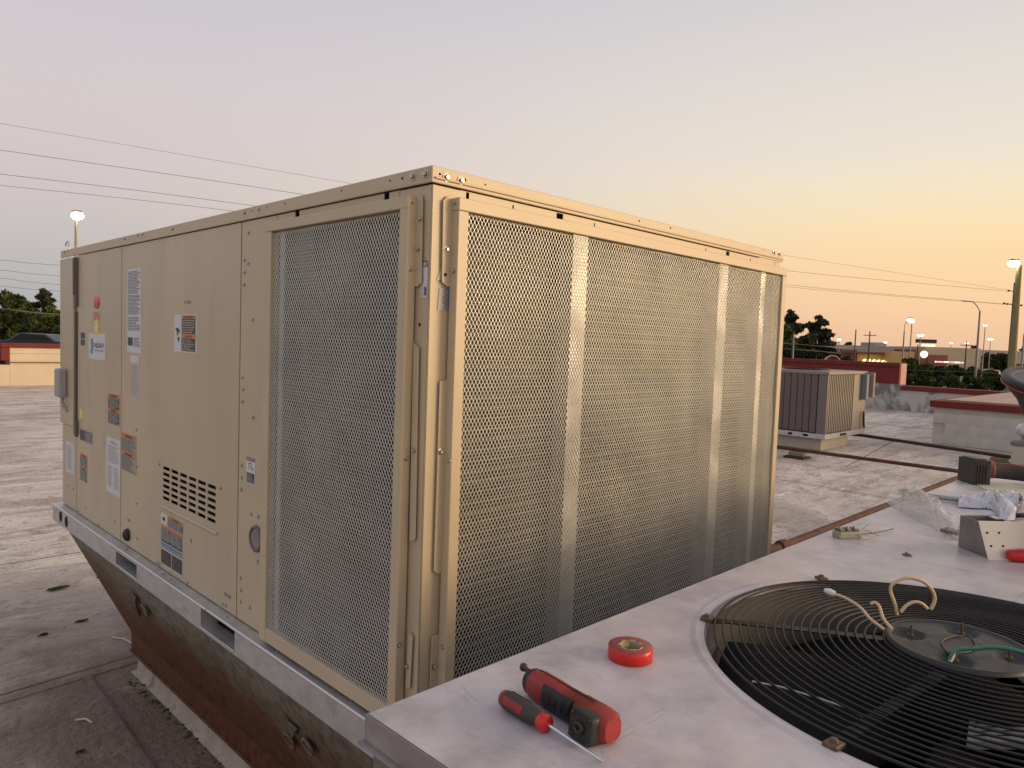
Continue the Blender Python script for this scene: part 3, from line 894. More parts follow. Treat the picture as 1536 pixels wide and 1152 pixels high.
label('paper_strip', Lrect((101, 609), (108, 621)), [('lines', .15, .1, .85, .9, 4, M_BLUEP)], lab='tiny tag below the disconnect switch', seed=13)
lg = label('logo_sticker', Lrect((133.5, 499.5), (158, 541)), [], lab='white sticker with a blue emblem and the letters NSAV', texts=[('NSAV', .36, .55, .58, .20, M_GREYP), ('REFRIGERATION', .38, .68, .54, .05, M_GREYP)])
p0 = Lrect((133.5, 499.5), (158, 541)); cu0 = p0[0] + (p0[2] - p0[0]) * .2; cv0 = (p0[1] + p0[3]) / 2
m = MB()
for (du, dv, rr) in ((0, .022, .014), (.006, -.002, .015), (-.004, -.024, .013), (.010, .010, .010)):
    mt = Matrix.Translation(Vector(PL(cu0 + du, cv0 + dv, -.0022))) @ ML; m.lathe([(0, .0002), (rr, 0)], 14, 0, mt)
o = m.build('emblem', M_BLUEP, lg)
# reflections of lit signs in the glossy panel, painted as three flat coloured shapes
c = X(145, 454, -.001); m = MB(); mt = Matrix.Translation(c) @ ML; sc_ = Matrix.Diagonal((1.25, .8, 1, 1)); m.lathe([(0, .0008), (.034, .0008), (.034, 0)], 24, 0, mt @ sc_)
so = m.build('oval_reflection', M_REDREFL, U); so['label'] = 'small red oval painted as a sign reflection, topmost of the three'
text_mesh('OK', .02, c + Vector((-.0015, .02, -.01)), (0, -1, 0), (0, 0, 1), M_PINKREFL, so)
label('pink_reflection', Lrect((140, 467.5), (150, 481)), [('lines', .1, .08, .9, .92, 5, M_REDREFL)], M_PINKREFL, lab='pink square painted as a sign reflection under the red oval', seed=14)
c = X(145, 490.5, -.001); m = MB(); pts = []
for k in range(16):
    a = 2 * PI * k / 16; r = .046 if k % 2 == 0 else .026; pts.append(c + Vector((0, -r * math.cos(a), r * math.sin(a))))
m.prism(pts, (-.0008, 0, 0)); o = m.build('star_reflection', M_YELP, U); o['label'] = 'yellow starburst painted as a sign reflection above the white logo sticker'
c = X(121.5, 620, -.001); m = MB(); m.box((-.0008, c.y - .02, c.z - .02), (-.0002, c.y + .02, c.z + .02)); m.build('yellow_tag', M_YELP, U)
label('warning_label', Lrect((242, 768), (274, 866)), [('r', .0, .0, .30, .20, M_WHITE), ('r', .08, .07, .2, .14, M_BLACKP, 1), ('r', .32, .0, 1, .06, M_ORANGE), ('r', .32, .065, 1, .21, M_GREYP), ('lines', .35, .07, .97, .2, 4, M_LTP),
      ('r', .02, .225, .98, .275, M_ORANGE), ('r', .02, .28, .49, .53, M_GREYP), ('r', .51, .28, .98, .53, M_GREYP), ('lines', .05, .29, .47, .52, 8, M_LTP), ('lines', .54, .29, .95, .52, 8, M_LTP), ('r', .02, .50, .49, .545, M_BLACKP, 1), ('r', .51, .50, .98, .545, M_BLACKP, 1),
      ('r', .02, .565, .98, .63, M_BLUEP), ('r', .02, .645, .98, .66, M_DKBR), ('r', .02, .70, .49, .97, M_DKBR), ('r', .52, .70, .98, .97, M_DKBR), ('lines', .05, .72, .46, .95, 8, M_GREYP), ('lines', .55, .72, .95, .95, 8, M_GREYP)],
      M_CREAM, lab='large multi-panel label with orange and blue bars, below the louvre', texts=[('WARNING', .5, .05, .35, .035, M_BLACKP)], seed=15)
label('warning_label', Lrect((370, 683), (382.5, 728)), [('r', .04, .02, .96, .17, M_RUSTP), ('r', .30, .24, .36, .5, M_BLACKP), ('r', .36, .24, .6, .27, M_BLACKP), ('r', .55, .3, .62, .42, M_BLACKP), ('r', .60, .42, .85, .46, M_BLACKP),
      ('r', .06, .60, .94, .97, M_DKBR), ('lines', .1, .62, .9, .95, 6, M_LTP)], lab='small white and dark red label on the filler strip', texts=[('DANGER', .15, .13, .7, .08, M_WHITE)], seed=16)
label('code_label', Lrect((632.5, 392), (641, 447), -.0005), [('r', .2, .0, .98, .155, M_BLACKP), ('r', .30, .03, .88, .135, M_WHITE, 1), ('r', .55, .70, .92, .93, M_GREYP), ('lines', .08, .2, .45, .98, 14, M_LTP)],
      lab='white bar code label on the corner post', texts=[('CE', .36, .12, .46, .07, M_BLACKP)], seed=17, flo=.0016)
q_ = MB(); q_.prism([Y(a, c, -.0008) for a, c in [(659, 432), (676, 432), (676, 466), (672, 466), (666, 462), (660, 466), (656, 465)]], (0, -.0008, 0)); ts = q_.build('torn_sticker', M_CREAM, U); ts['label'] = 'torn blue and white sticker on the corner post'
q_ = MB(); q_.prism([Y(a, c, -.0017) for a, c in [(667, 432), (676, 432), (676, 466), (672, 466), (666.5, 461)]], (0, -.0006, 0)); q_.build('blue_half', M_BLUEP, ts)
text_mesh('CHECK', .014, Y(674.5, 433, -.0026), (0, 0, -1), (1, 0, 0), M_BLACKP, ts, width=.05)
text_mesh('TEST', .014, Y(665, 434, -.0026), (0, 0, -1), (1, 0, 0), M_ORANGE, ts, width=.045)
q_ = MB(); q_.prism([Y(a, c, -.0008) for a, c in [(662, 402), (662, 420), (654.5, 420)]], (0, -.0008, 0)); q_.build('paper_scrap', M_CREAM, U)
# stencilled marks
for (a, c, tx, h_) in [((276, 456), 0, '1/2 TON', .012), ((336, 893), 0, 'DRAIN', .012), ((191, 781), 0, 'GAS', .013), ((127, 762), 0, 'P/N', .012), ((171, 800 - 16), 0, '3/4', .012), ((235, 846), 0, 'VENT', .012), ((285, 815), 0, 'V', .018)]:
    p = X(a[0], a[1], -.0012); text_mesh(tx, h_, p, (0, -1, 0), (0, 0, 1), M_GREYP, U, 'stencil_mark')

# base rail
RX = -.04; RZ0 = .668; RZ1 = ZB
pk = [(-1.962, .680, -1.714, .733), (-1.10, .680, -.847, .742)]
grid_panel([-(LY + .02), -.0], [RZ0, RZ1 - .004], pk, lambda u, v, w: (RX + w, -u, v), .003).build('base_rail', M_GALV, U)
m = MB(); m.box((RX + .0005, 0, RZ1 - .0035), (.03, LY + .02, RZ1 - .0005)); m.build('rail_ledge', M_GALV, U)
m = MB(); m.tube([(RX + .001, .0, RZ1 - .003), (RX + .001, 1.05, RZ1 - .003)], .0045, 8); m.tube([(RX + .001, 1.06, RZ1 - .003), (RX + .001, LY + .02, RZ1 - .003)], .0045, 8); m.build('rail_lip', mat('bright_galvanised', (.66, .66, .65), rough=.35, metal=.5), U)
m = MB(); m.box((RX + .004, -.003, RZ0), (WX + .02, 0, RZ1 - .004)); m.box((RX + .004, LY + .02, RZ0), (WX + .02, LY + .023, RZ1 - .004)); m.box((WX + .017, .001, RZ0), (WX + .02, LY + .02, RZ1 - .004)); m.build('base_rail', M_GALV, U)
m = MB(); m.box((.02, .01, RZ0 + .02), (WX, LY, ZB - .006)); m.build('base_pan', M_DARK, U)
for h in pk:
    m = MB()
    y0, y1 = -h[2], -h[0]
    m.box((RX + .004, y0, h[1]), (.010, y1, h[1] + .002)); m.box((RX + .004, y0 - .002, h[1]), (.018, y0, h[3])); m.box((RX + .004, y1, h[1]), (.018, y1 + .002, h[3]))
    m.tube([(RX - .001, y0, h[1]), (RX - .001, y1, h[1])], .003, 6); m.build('fork_pocket', M_GALV, U)
for k, (yy, zz) in enumerate(((2.80, .712), (2.70, .706))):
    mt = Matrix.Translation((RX - .0003, yy, zz)) @ ML; m = MB(); m.lathe([(0, .0006), (.019, .0006), (.022, .002), (.0235, .0)], 22, 0, mt @ Matrix.Diagonal((1, 1.15, 1, 1))); m.build('lifting_hole', M_DARK, U)
for yy in (1.42, 1.5, 1.9, .95, .62, .45, .24, 2.2):
    put(SCREW, 'screw', U, Matrix.Translation((-.018, yy, RZ1)) @ Matrix.Scale(.6, 4))

# ------------------------------------------------------------------ curb adapter and curb
def rust_mat():
    m = bpy.data.materials.new('rusting_galvanised'); m.use_nodes = True; t = m.node_tree; N = t.nodes.new; L = t.links.new; b = t.nodes['Principled BSDF']
    co = N('ShaderNodeTexCoord'); sp = N('ShaderNodeSeparateXYZ'); L(co.outputs['Object'], sp.inputs[0])
    n = N('ShaderNodeTexNoise'); n.inputs['Scale'].default_value = 2.2; n.inputs['Detail'].default_value = 7; L(co.outputs['Object'], n.inputs['Vector'])
    ad = N('ShaderNodeMath'); ad.operation = 'MULTIPLY_ADD'; L(n.outputs[0], ad.inputs[0]); ad.inputs[1].default_value = .45; L(sp.outputs[2], ad.inputs[2])
    mr = N('ShaderNodeMapRange'); mr.inputs['From Min'].default_value = .50; mr.inputs['From Max'].default_value = .86; L(ad.outputs[0], mr.inputs[0])
    r = N('ShaderNodeValToRGB'); e = r.color_ramp.elements; e[0].color = (.15, .058, .026, 1); e[1].color = (.27, .25, .205, 1); a = e.new(.38); a.color = (.165, .07, .035, 1); a = e.new(.62); a.color = (.185, .14, .095, 1)
    L(mr.outputs[0], r.inputs[0])
    n2 = N('ShaderNodeTexNoise'); n2.inputs['Scale'].default_value = 30; n2.inputs['Detail'].default_value = 5; L(co.outputs['Object'], n2.inputs['Vector'])
    mx = N('ShaderNodeMix'); mx.data_type = 'RGBA'; mx.blend_type = 'MULTIPLY'; mx.inputs['Factor'].default_value = .8
    L(r.outputs[0], mx.inputs['A']); L(n2.outputs[0], mx.inputs['B']); r2 = N('ShaderNodeValToRGB'); r2.color_ramp.elements[0].position = .35; r2.color_ramp.elements[0].color = (.45, .42, .4, 1); r2.color_ramp.elements[1].position = .6; r2.color_ramp.elements[1].color = (1, 1, 1, 1)
    L(n2.outputs[0], r2.inputs[0]); L(r2.outputs[0], mx.inputs['B'])
    L(mx.outputs['Result'], b.inputs['Base Color']); b.inputs['Roughness'].default_value = .58; b.inputs['Metallic'].default_value = .35
    return m


M_RG = rust_mat()
CA = empty('curb_adapter', (.9, 1.4, .11), 'rusting galvanised curb adapter tapering down under the large tan unit', 'curb adapter')
m = MB()
yF0, yF1 = 2.74, 2.42      # far end, top and bottom
top = [(-.03, 0.0, .667), (WX + .01, 0.0, .667), (WX + .01, yF0, .667), (-.03, yF0, .667)]
mid = [(.165, .15, .20), (WX - .18, .15, .20), (WX - .18, yF1, .20), (.165, yF1, .20)]
bot = [(.168, .15, .108), (WX - .18, .15, .108), (WX - .18, yF1, .108), (.168, yF1, .108)]
m.add(top + mid + bot, [(i, (i + 1) % 4, (i + 1) % 4 + 4, i + 4) for i in range(4)] + [(i + 4, (i + 1) % 4 + 4, (i + 1) % 4 + 8, i + 8) for i in range(4)] + [(0, 1, 2, 3)])
m.build('tapered_sides', M_RG, CA)
m = MB(); m.box((.160, .14, .1), (.185, yF1 + .01, .112)); m.build('bottom_flange', M_RG, CA, .002)
sl = Vector((.195, 0, -.467)).normalized(); outn = Vector((-.467, 0, -.195)).normalized()
for (yy, zz) in ((1.96, .47), (1.80, .52), (.66, .45), (.52, .50)):
    xx = -.03 + (.667 - zz) / .467 * .195; c = Vector((xx, yy, zz)) + outn * .004
    F_ = frame(c + outn * .004, Vector((0, 1, 0)), outn); m = MB()
    ring = [(.026 * math.cos(a), .026 * math.sin(a), .006) for a in np.linspace(0, 2 * PI, 17)]
    m.tube([F_ @ Vector(p) for p in ring], .0045, 8)
    m.lathe([(0, .006), (.020, .005), (.024, 0)], 18, 0, F_); m.build('lifting_eye', M_RG, CA)
    if zz < .48:
        tri = MB(); tri.prism([F_ @ Vector(p) for p in ((-.035, -.03, 0), (-.012, -.10, 0), (-.10, -.095, 0))], outn * .008); tri.build('gusset', M_RG, CA)
CB = empty('roof_curb', (.9, 1.4, 0), 'low pale membrane-wrapped roof curb under the rusty curb adapter', 'curb')
m = MB(); x0, x1, y0, y1 = .195, WX - .2, .18, 2.39
m.add([(x0, y0, .097), (x1, y0, .097), (x1, y1, .097), (x0, y1, .097), (x0 - .01, y0 - .02, .012), (x1 + .02, y0 - .02, .012), (x1 + .02, y1 + .01, .012), (x0 - .01, y1 + .01, .012), (x0 - .03, y0 - .05, .0005), (x1 + .05, y0 - .05, .0005), (x1 + .05, y1 + .03, .0005), (x0 - .03, y1 + .03, .0005)],
      [(i, i + 4, (i + 1) % 4 + 4, (i + 1) % 4) for i in range(4)] + [(i + 4, i + 8, (i + 1) % 4 + 8, (i + 1) % 4 + 4) for i in range(4)] + [(0, 1, 2, 3)])
m.build('membrane_wrap', mat('curb_membrane', (.33, .285, .24), (.48, .42, .36), 7, rough=.8, bump=.4, bscale=18, spots=(.20, .165, .13), spscale=7, spcut=(.54, .62), stretch=(1, 1, .5)), CB)

gm = MB(); rg = random.Random(4)
for k in range(150):
    t = rg.random(); yy = .2 + t * 2.2; xx = .165 - abs(rg.gauss(0, .022)); r = rg.uniform(.003, .011); cc = Vector((xx, yy, .001))
    gm.add([cc + Vector((r * math.cos(a) * rg.uniform(.6, 1.3), r * math.sin(a) * rg.uniform(.6, 1.6), 0)) for a in np.linspace(0, 2 * PI, 7)[:-1]] + [cc + Vector((0, 0, r * .6))], [(i, (i + 1) % 6, 6) for i in range(6)])
o = gm.build('roof_grime', mat('moss_grime', (.035, .028, .02), (.08, .06, .045), 60, rough=.95)); tag(o, 'dark grime crumbs along the foot of the pale curb', 'debris', kind='stuff')
# ------------------------------------------------------------------ condensing unit in the foreground
AZ = 1.158; AX0, AX1, AY1, AY0 = -.466, 2.549, -.485, -1.505
FC = Vector((.335, -.995, AZ)); FR = .415
AC = empty('condensing_unit', (1.04, -.995, .2), 'grey condensing unit in the foreground with an open fan guard on top', 'air conditioner')
m = MB(); N_ = 96; angs = sorted(set([2 * PI * k / N_ for k in range(N_)] + [math.atan2(y - FC.y, x - FC.x) % (2 * PI) for x in (AX0, AX1) for y in (AY0, AY1)]))


def edge_pt(a):
    c, s_ = math.cos(a), math.sin(a); t = 1e9
    if c > 1e-9: t = min(t, (AX1 - FC.x) / c)
    if c < -1e-9: t = min(t, (AX0 - FC.x) / c)
    if s_ > 1e-9: t = min(t, (AY1 - FC.y) / s_)
    if s_ < -1e-9: t = min(t, (AY0 - FC.y) / s_)
    return Vector((FC.x + c * t, FC.y + s_ * t, AZ))


rings = [[], [], [], [], []]
for a in angs:
    d = Vector((math.cos(a), math.sin(a), 0)); e = edge_pt(a); rl = (e - FC).length
    r0 = FR; r1 = FR + .018; r2 = FR + .028
    rings[0].append(FC + d * r0 + Vector((0, 0, -.012))); rings[1].append(FC + d * (r0 + .004)); rings[2].append(FC + d * min(r1, rl) + Vector((0, 0, .002)));
    rings[3].append(FC + d * min(r2, rl)); rings[4].append(e)
V = [p for r in rings for p in r]; n = len(angs)
m.add(V, [(i * n + j, (i + 1) * n + j, (i + 1) * n + (j + 1) % n, i * n + (j + 1) % n) for i in range(4) for j in range(n)], 0, False)
top_o = m.build('top_sheet', M_SIDE, AC)


def weather_top(m):
    t = m.node_tree; N = t.nodes.new; L = t.links.new; bs = t.nodes['Principled BSDF']; src = bs.inputs['Base Color'].links[0].from_socket
    co = N('ShaderNodeTexCoord')

    def layer(src, scale, st, rot, lo, hi, amt, col, dist=0.0, vor=False):
        mp = N('ShaderNodeMapping'); mp.inputs['Scale'].default_value = st; mp.inputs['Rotation'].default_value = (0, 0, rot); L(co.outputs['Object'], mp.inputs[0])
        if vor:
            n = N('ShaderNodeTexVoronoi'); n.feature = 'DISTANCE_TO_EDGE'; n.inputs['Scale'].default_value = scale; L(mp.outputs[0], n.inputs['Vector'])
        else:
            n = N('ShaderNodeTexNoise'); n.inputs['Scale'].default_value = scale; n.inputs['Detail'].default_value = 6; n.inputs['Roughness'].default_value = .7; n.inputs['Distortion'].default_value = dist; L(mp.outputs[0], n.inputs['Vector'])
        r = N('ShaderNodeMapRange'); r.inputs['From Min'].default_value = lo; r.inputs['From Max'].default_value = hi; r.inputs['To Max'].default_value = amt; L(n.outputs[0], r.inputs[0])
        x = N('ShaderNodeMix'); x.data_type = 'RGBA'; L(r.outputs[0], x.inputs['Factor']); L(src, x.inputs['A']); x.inputs['B'].default_value = col + (1,); return x.outputs['Result']
    c = layer(src, 22, (1, .35, 1), .6, .57, .66, .40, (.30, .28, .29), .8)
    c = layer(c, 10, (.12, 5, 1), .9, .635, .67, .45, (.25, .23, .24), .2)
    c = layer(c, 12, (.1, 6, 1), -.5, .65, .68, .5, (.72, .69, .68), .1)
    c = layer(c, 120, (1, 1, 1), 0, .66, .72, .55, (.20, .17, .16))
    c = layer(c, 7, (1, 1, 1), .3, .60, .64, .30, (.66, .57, .53), 1.6)
    L(c, bs.inputs['Base Color'])


weather_top(M_SIDE)
m = MB()
m.box((AX0 - .003, AY0, AZ - .036), (AX0 + .002, AY1 + .002, AZ - .0008)); m.box((AX0, AY1, AZ - .036), (AX1, AY1 + .002, AZ - .0005)); m.box((AX0, AY0 - .002, AZ - .036), (AX1, AY0, AZ - .0005)); m.box((AX1, AY0, AZ - .036), (AX1 + .002, AY1, AZ - .0005))
m.box((AX0 - .010, AY0, AZ - .040), (AX0 + .0, AY1 + .008, AZ - .037)); m.box((AX0, AY1, AZ - .040), (AX1, AY1 + .008, AZ - .037))
m.build('top_flange', mat('flange_paint', (.20, .18, .175), (.27, .245, .24), 6, rough=.5, spots=(.33, .30, .29), spscale=9, spcut=(.55, .7)), AC)
m = MB(); m.box((AX0 + .006, AY0 + .006, .22), (AX0 + .012, AY1 - .006, AZ - .041)); m.box((AX0 + .012, AY1 - .012, .22), (AX1 - .006, AY1 - .006, AZ - .041)); m.box((AX0 + .012, AY0 + .006, .22), (AX1 - .006, AY0 + .012, AZ - .041)); m.box((AX1 - .012, AY0 + .012, .22), (AX1 - .006, AY1 - .012, AZ - .041))
m.build('casing', mat('casing_brown', (.13, .11, .098), (.18, .155, .14), 5, rough=.6), AC)
m = MB(); m.box((AX0, AY0, .16), (AX1, AY1, .219)); m.build('base_rail', M_GALV, AC)
for (xx) in (AX0 + .2, AX1 - .2):
    m = MB(); m.box((xx - .1, AY0 - .1, .0), (xx + .1, AY1 + .1, .159)); m.build('support_beam', M_CONC, AC)
put(HOLE, 'screw_hole', AC, Matrix.Translation((AX0 - .0025, -.505, AZ - .017)) @ ML @ Matrix.Diagonal((1, 2.0, 1, 1)))
# inside: fan shroud, coil, fan
m = MB(); m.lathe([(FR + .002, AZ - .008), (FR - .004, AZ - .05), (FR - .004, AZ - .14), (FR + .02, AZ - .16)], 72, 0, Matrix.Translation((FC.x, FC.y, 0))); m.build('fan_shroud', mat('shroud_paint', (.16, .15, .145), (.22, .205, .195), 5, rough=.55), AC)
m = MB(); m.box((AX0 + .02, AY0 + .02, .5), (1.2, AY1 - .02, .51)); m.build('inner_floor', M_DARK, AC)
m = MB()
for zz in np.arange(.56, AZ - .17, .03):
    m.tube([(AX0 + .04, AY1 - .05, zz), (1.15, AY1 - .05, zz)], .004, 6); m.tube([(AX0 + .04, AY1 - .05, zz), (AX0 + .04, AY0 + .05, zz)], .004, 6)
m.box((AX0 + .02, AY1 - .03, .51), (1.2, AY1 - .025, AZ - .045)); m.box((AX0 + .02, AY0 + .025, .51), (1.2, AY0 + .03, AZ - .045)); m.box((AX0 + .025, AY0 + .04, .51), (AX0 + .03, AY1 - .04, AZ - .045)); m.box((1.19, AY0 + .04, .51), (1.2, AY1 - .04, AZ - .045))
m.build('inner_coil', mat('inner_coil', (.02, .02, .019), rough=.7), AC)
m = MB(); m.lathe([(0, AZ - .035), (.07, AZ - .035), (.075, AZ - .05), (.075, AZ - .16), (.02, AZ - .17), (.02, AZ - .2)], 32, 0, Matrix.Translation((FC.x, FC.y, 0))); m.build('fan_motor', mat('motor_black', (.01, .01, .01), rough=.7, spec=.2), AC)
for k in range(4):
    a0 = .5 + k * PI / 2; m = MB(); V = []; nr_, na = 7, 10
    for i in range(nr_):
        r = .07 + (.395 - .07) * i / (nr_ - 1); sw = .25 * (i / (nr_ - 1)) ** 2
        for j in range(na):
            t = j / (na - 1); a = a0 + sw + (t - .5) * (1.15 if i > 1 else .9); V.append(FC + Vector((r * math.cos(a), r * math.sin(a), -.10 - .07 * (t - .5) - .008 * math.sin(t * PI))))
    F = [(i * na + j, i * na + j + 1, (i + 1) * na + j + 1, (i + 1) * na + j) for i in range(nr_ - 1) for j in range(na - 1)]
    m.add(V, F, 0, True); o = m.build('fan_blade', mat('fan_blade', (.008, .008, .008), (.014, .013, .012), 10, rough=.75, spec=.2), AC)
    s_ = o.modifiers.new('t', 'SOLIDIFY'); s_.thickness = .0025
# guard
def dome(r): return .006 + .026 * max(0, 1 - (r / .40)) ** .8 if r > .10 else .03
radii = [.118 + (.402 - .118) * k / 20 for k in range(21)]
for r in radii:
    m = MB(); zz = AZ + dome(r)
    m.tube([(FC.x + r * math.cos(a), FC.y + r * math.sin(a), zz + .0012 * math.sin(3 * a + r * 40)) for a in np.linspace(0, 2 * PI, 97)[:-1]], .00185 if r < .39 else .0024, 6, closed=True)
    m.build('guard_ring', M_BLACKW, AC)
for k, adeg in enumerate((112, 171.5, 54, 231, 291, -9)):
    a = math.radians(adeg); d = Vector((math.cos(a), math.sin(a), 0)); nn = Vector((-d.y, d.x, 0)); m = MB()
    prev = None
    rs = [.09, .13, .2, .3, .385, .412 if adeg != 54 else .428]
    pts = [FC + d * r + Vector((0, 0, dome(r) - .0045 - (.003 if r > .4 else 0))) for r in rs]
    for p, q in zip(pts, pts[1:]):
        m.prism([p + nn * .0095, q + nn * .0095, q - nn * .0095, p - nn * .0095], (0, 0, .0022))
    m.build('guard_arm', M_BLACKW, AC)
    c = FC + d * (.418 if adeg != 54 else .428) + Vector((0, 0, .0)); m = MB()
    m.box((-.011, -.010, .0), (.011, .010, .007), 0, frame(c, d)); m.lathe([(.006, .007), (.006, .0105), (.004, .012), (0, .012)], 8, 0, Matrix.Translation(c)); m.build('guard_clip', mat('rusty_clip', (.10, .065, .04), (.2, .14, .09), 60, rough=.6, metal=.3), AC, .002)
# motor plate
m = MB(); PC = FC + Vector((-.003, .025, .0)); pz = .030
V = []; rr_ = [0, .02, .035, .045, .051, .057, .063, .069, .075, .081, .087, .093, .098, .100, .104, .106]; na = 96
dim = [math.radians(v) for v in (100, 190, 280, 10)]
for r in rr_:
    for j in range(na):
        a = 2 * PI * j / na; x, y = r * math.cos(a), r * math.sin(a); z = pz
        for dd_ in dim:
            q = math.hypot(x - .072 * math.cos(dd_), y - .072 * math.sin(dd_)) / .026
            if q < 1: z -= .011 * (1 - q * q) ** .6
        if r >= .100: z += .003 if r < .105 else -.004
        if abs(r - .045) < .001: z += .0015
        V.append((PC.x + x, PC.y + y, AZ + z))
m.add(V, [(i * na + j, i * na + (j + 1) % na, (i + 1) * na + (j + 1) % na, (i + 1) * na + j) for i in range(len(rr_) - 1) for j in range(na)], 0, True)
m.build('motor_plate', mat('motor_plate', (.030, .031, .029), (.045, .043, .04), 14, rough=.5, spec=.4), AC)
m = MB()
# raised lens-shaped pressing on the plate
for sgn in (1, -1):
    m.tube([(PC.x + .055 * t, PC.y + sgn * .022 * (1 - t * t), AZ + pz + .0012) for t in np.linspace(-1, 1, 15)], .0016, 6)
m.build('plate_pressing', MATS['motor_plate'], AC)
for dd_ in dim:
    c = Vector((PC.x + .068 * math.cos(dd_), PC.y + .068 * math.sin(dd_), AZ + pz - .006)); m = MB(); m.tube([c, c + Vector((0, 0, .022))], .0022, 8); m.lathe([(0, .006), (.005, .006), (.0055, 0)], 6, 0, Matrix.Translation(c), smooth=False); m.build('threaded_stud', mat('stud', (.10, .07, .05), (.16, .12, .09), 80, rough=.5, metal=.5), AC)
# stray paper label inside the unit
a0, a1, a2, a3 = Z(1457, 1062, AZ - .055), Z(1560, 1058, AZ - .055), Z(1566, 1112, AZ - .055), Z(1450, 1112, AZ - .055)
m = MB(); m.prism([a0, a1, a2, a3], (0, 0, -.012)); o = m.build('control_cover', mat('grey_cover', (.30, .30, .32), (.38, .38, .40), 25, rough=.5), AC)
for k in range(7):
    t0 = .12 + k * .12; s_ = a0.lerp(a3, t0).lerp(a1.lerp(a2, t0), .08); e_ = a0.lerp(a3, t0).lerp(a1.lerp(a2, t0), .55 + .3 * random.random()); dn = (a3 - a0).normalized() * .003
    q_ = MB(); q_.prism([s_ + Vector((0, 0, .0006)), e_ + Vector((0, 0, .0006)), e_ + dn + Vector((0, 0, .0006)), s_ + dn + Vector((0, 0, .0006))], (0, 0, .0004)); q_.build('print_line', M_BLACKP, o)
m = MB(); pts = [Z(1128, 1022, AZ - .04), Z(1170, 1030, AZ - .045), Z(1230, 1048, AZ - .05), Z(1270, 1062, AZ - .055), Z(1300, 1078, AZ - .06)]
m.tube(pts, .0016, 6); tag(m.build('blade_edge', mat('pale_blade_edge', (.62, .60, .56), rough=.4)), 'thin pale edge of a fan blade, built as a tube below the fan guard', 'wire')  # bright edge of a fan blade, added as a separate pale tube
M_CW = mat('cream_wire', (.55, .40, .24), (.62, .47, .30), 30, rough=.5)


def smooth_pts(P, k=6):
    out = []
    for i in range(len(P) - 1):
        p0 = P[max(i - 1, 0)]; p1 = P[i]; p2 = P[i + 1]; p3 = P[min(i + 2, len(P) - 1)]
        for j in range(k):
            t = j / k; out.append(.5 * ((2 * p1) + (p2 - p0) * t + (2 * p0 - 5 * p1 + 4 * p2 - p3) * t * t + (3 * p1 - p0 - 3 * p2 + p3) * t ** 3))
    return out + [P[-1]]


def wire(px, r, matl, label_, name='electrical_wire', tip=None, cat='wire', group=None):
    P = smooth_pts([D(x, y, d) for x, y, d in px]); m = MB(); m.tube(P, r, 8); o = m.build(name, matl); tag(o, label_, cat, group)
    if tip:
        t = MB(); a, c = D(*tip[0]), D(*tip[1]); t.tube([a, a.lerp(c, .5), c], [tip[2] * .8, tip[2], tip[2] * .5], 10); t.build('wire_nut', tip[3], o)
    return o


wire([(1346, 922, 1.245), (1342, 905, 1.245), (1336, 888, 1.25), (1338, 877, 1.25), (1352, 869, 1.25), (1366, 867, 1.25), (1384, 872, 1.25), (1398, 885, 1.25), (1402, 900, 1.25), (1396, 914, 1.25)], .0029, M_CW,
     'cream wire standing in a tall loop behind the motor plate', group='cream motor wires')
wire([(1351, 918, 1.24), (1360, 908, 1.24), (1371, 903, 1.24), (1382, 905, 1.24), (1391, 913, 1.24)], .0028, M_CW, 'short cream wire arch below the tall wire loop', group='cream motor wires')
wire([(1252, 891, 1.22), (1270, 898, 1.21), (1290, 911, 1.19), (1306, 929, 1.17), (1326, 944, 1.16)], .0026, M_CW, 'long cream wire with a white wire nut lying across the guard', tip=((1252, 891, 1.22), (1236, 885, 1.225), .006, M_WHITE), group='cream motor wires')
wire([(1306, 906, 1.2), (1312, 904, 1.2), (1319, 910, 1.195), (1325, 928, 1.18), (1338, 944, 1.16)], .0028, M_CW, 'short cream wire stub beside the long one with the nut', group='cream motor wires')
wire([(1425, 990, 1.10), (1429, 980, 1.10), (1440, 974, 1.10), (1465, 973, 1.09), (1490, 971, 1.08), (1520, 975, 1.06), (1560, 986, 1.03)], .0028, mat('green_wire', (.03, .20, .13), rough=.4), 'green ground wire arching over the motor plate', tip=((1425, 992, 1.10), (1432, 978, 1.10), .0034, M_WHITE))

# ------------------------------------------------------------------ things on the unit
def on(x, y, dz=0.0): return Z(x, y, AZ) + Vector((0, 0, dz))


# tape roll
c = Z(946, 969, AZ + .019); c.z = AZ + .0008; T = empty('tape_roll', c, 'roll of red electrical tape lying flat', 'tape')
mt = Matrix.Translation(c)
m = MB(); m.lathe([(.0190, .0186), (.0195, .0192), (.0345, .0194), (.0352, .0188), (.0352, .0004), (.0345, 0), (.019, 0), (.019, .0186)], 56, 0, mt); m.build('tape', mat('red_tape', (.62, .018, .012), (.66, .02, .014), 60, rough=.28), T)
m = MB(); m.lathe([(.0200, .0196), (.0342, .0196), (.0342, .0193), (.02, .0193)], 56, 0, mt); o = m.build('tape_side', mat('tape_side', (.26, .055, .045), (.32, .07, .055), 200, rough=.5), T)
m = MB(); m.lathe([(.0160, .0005), (.0158, .0006), (.0160, .0188), (.0165, .0202), (.0195, .0202), (.0198, .0190)], 40, 0, mt); o = m.build('core', mat('tape_core', (.33, .28, .17), (.42, .36, .23), 60, rough=.5), T)
m = MB()
for k in range(7):
    a = k * .9; m.box((.0165, -.003, .0203), (.0192, .002, .0206), 0, mt @ Matrix.Rotation(a, 4, 'Z'))
m.build('core_print', M_BLACKP, o)
m = MB(); m.lathe([(.0158, .010), (.0158, .0165)], 20, 0, mt, .8, 1.9); m.build('core_band', M_YELP, T)

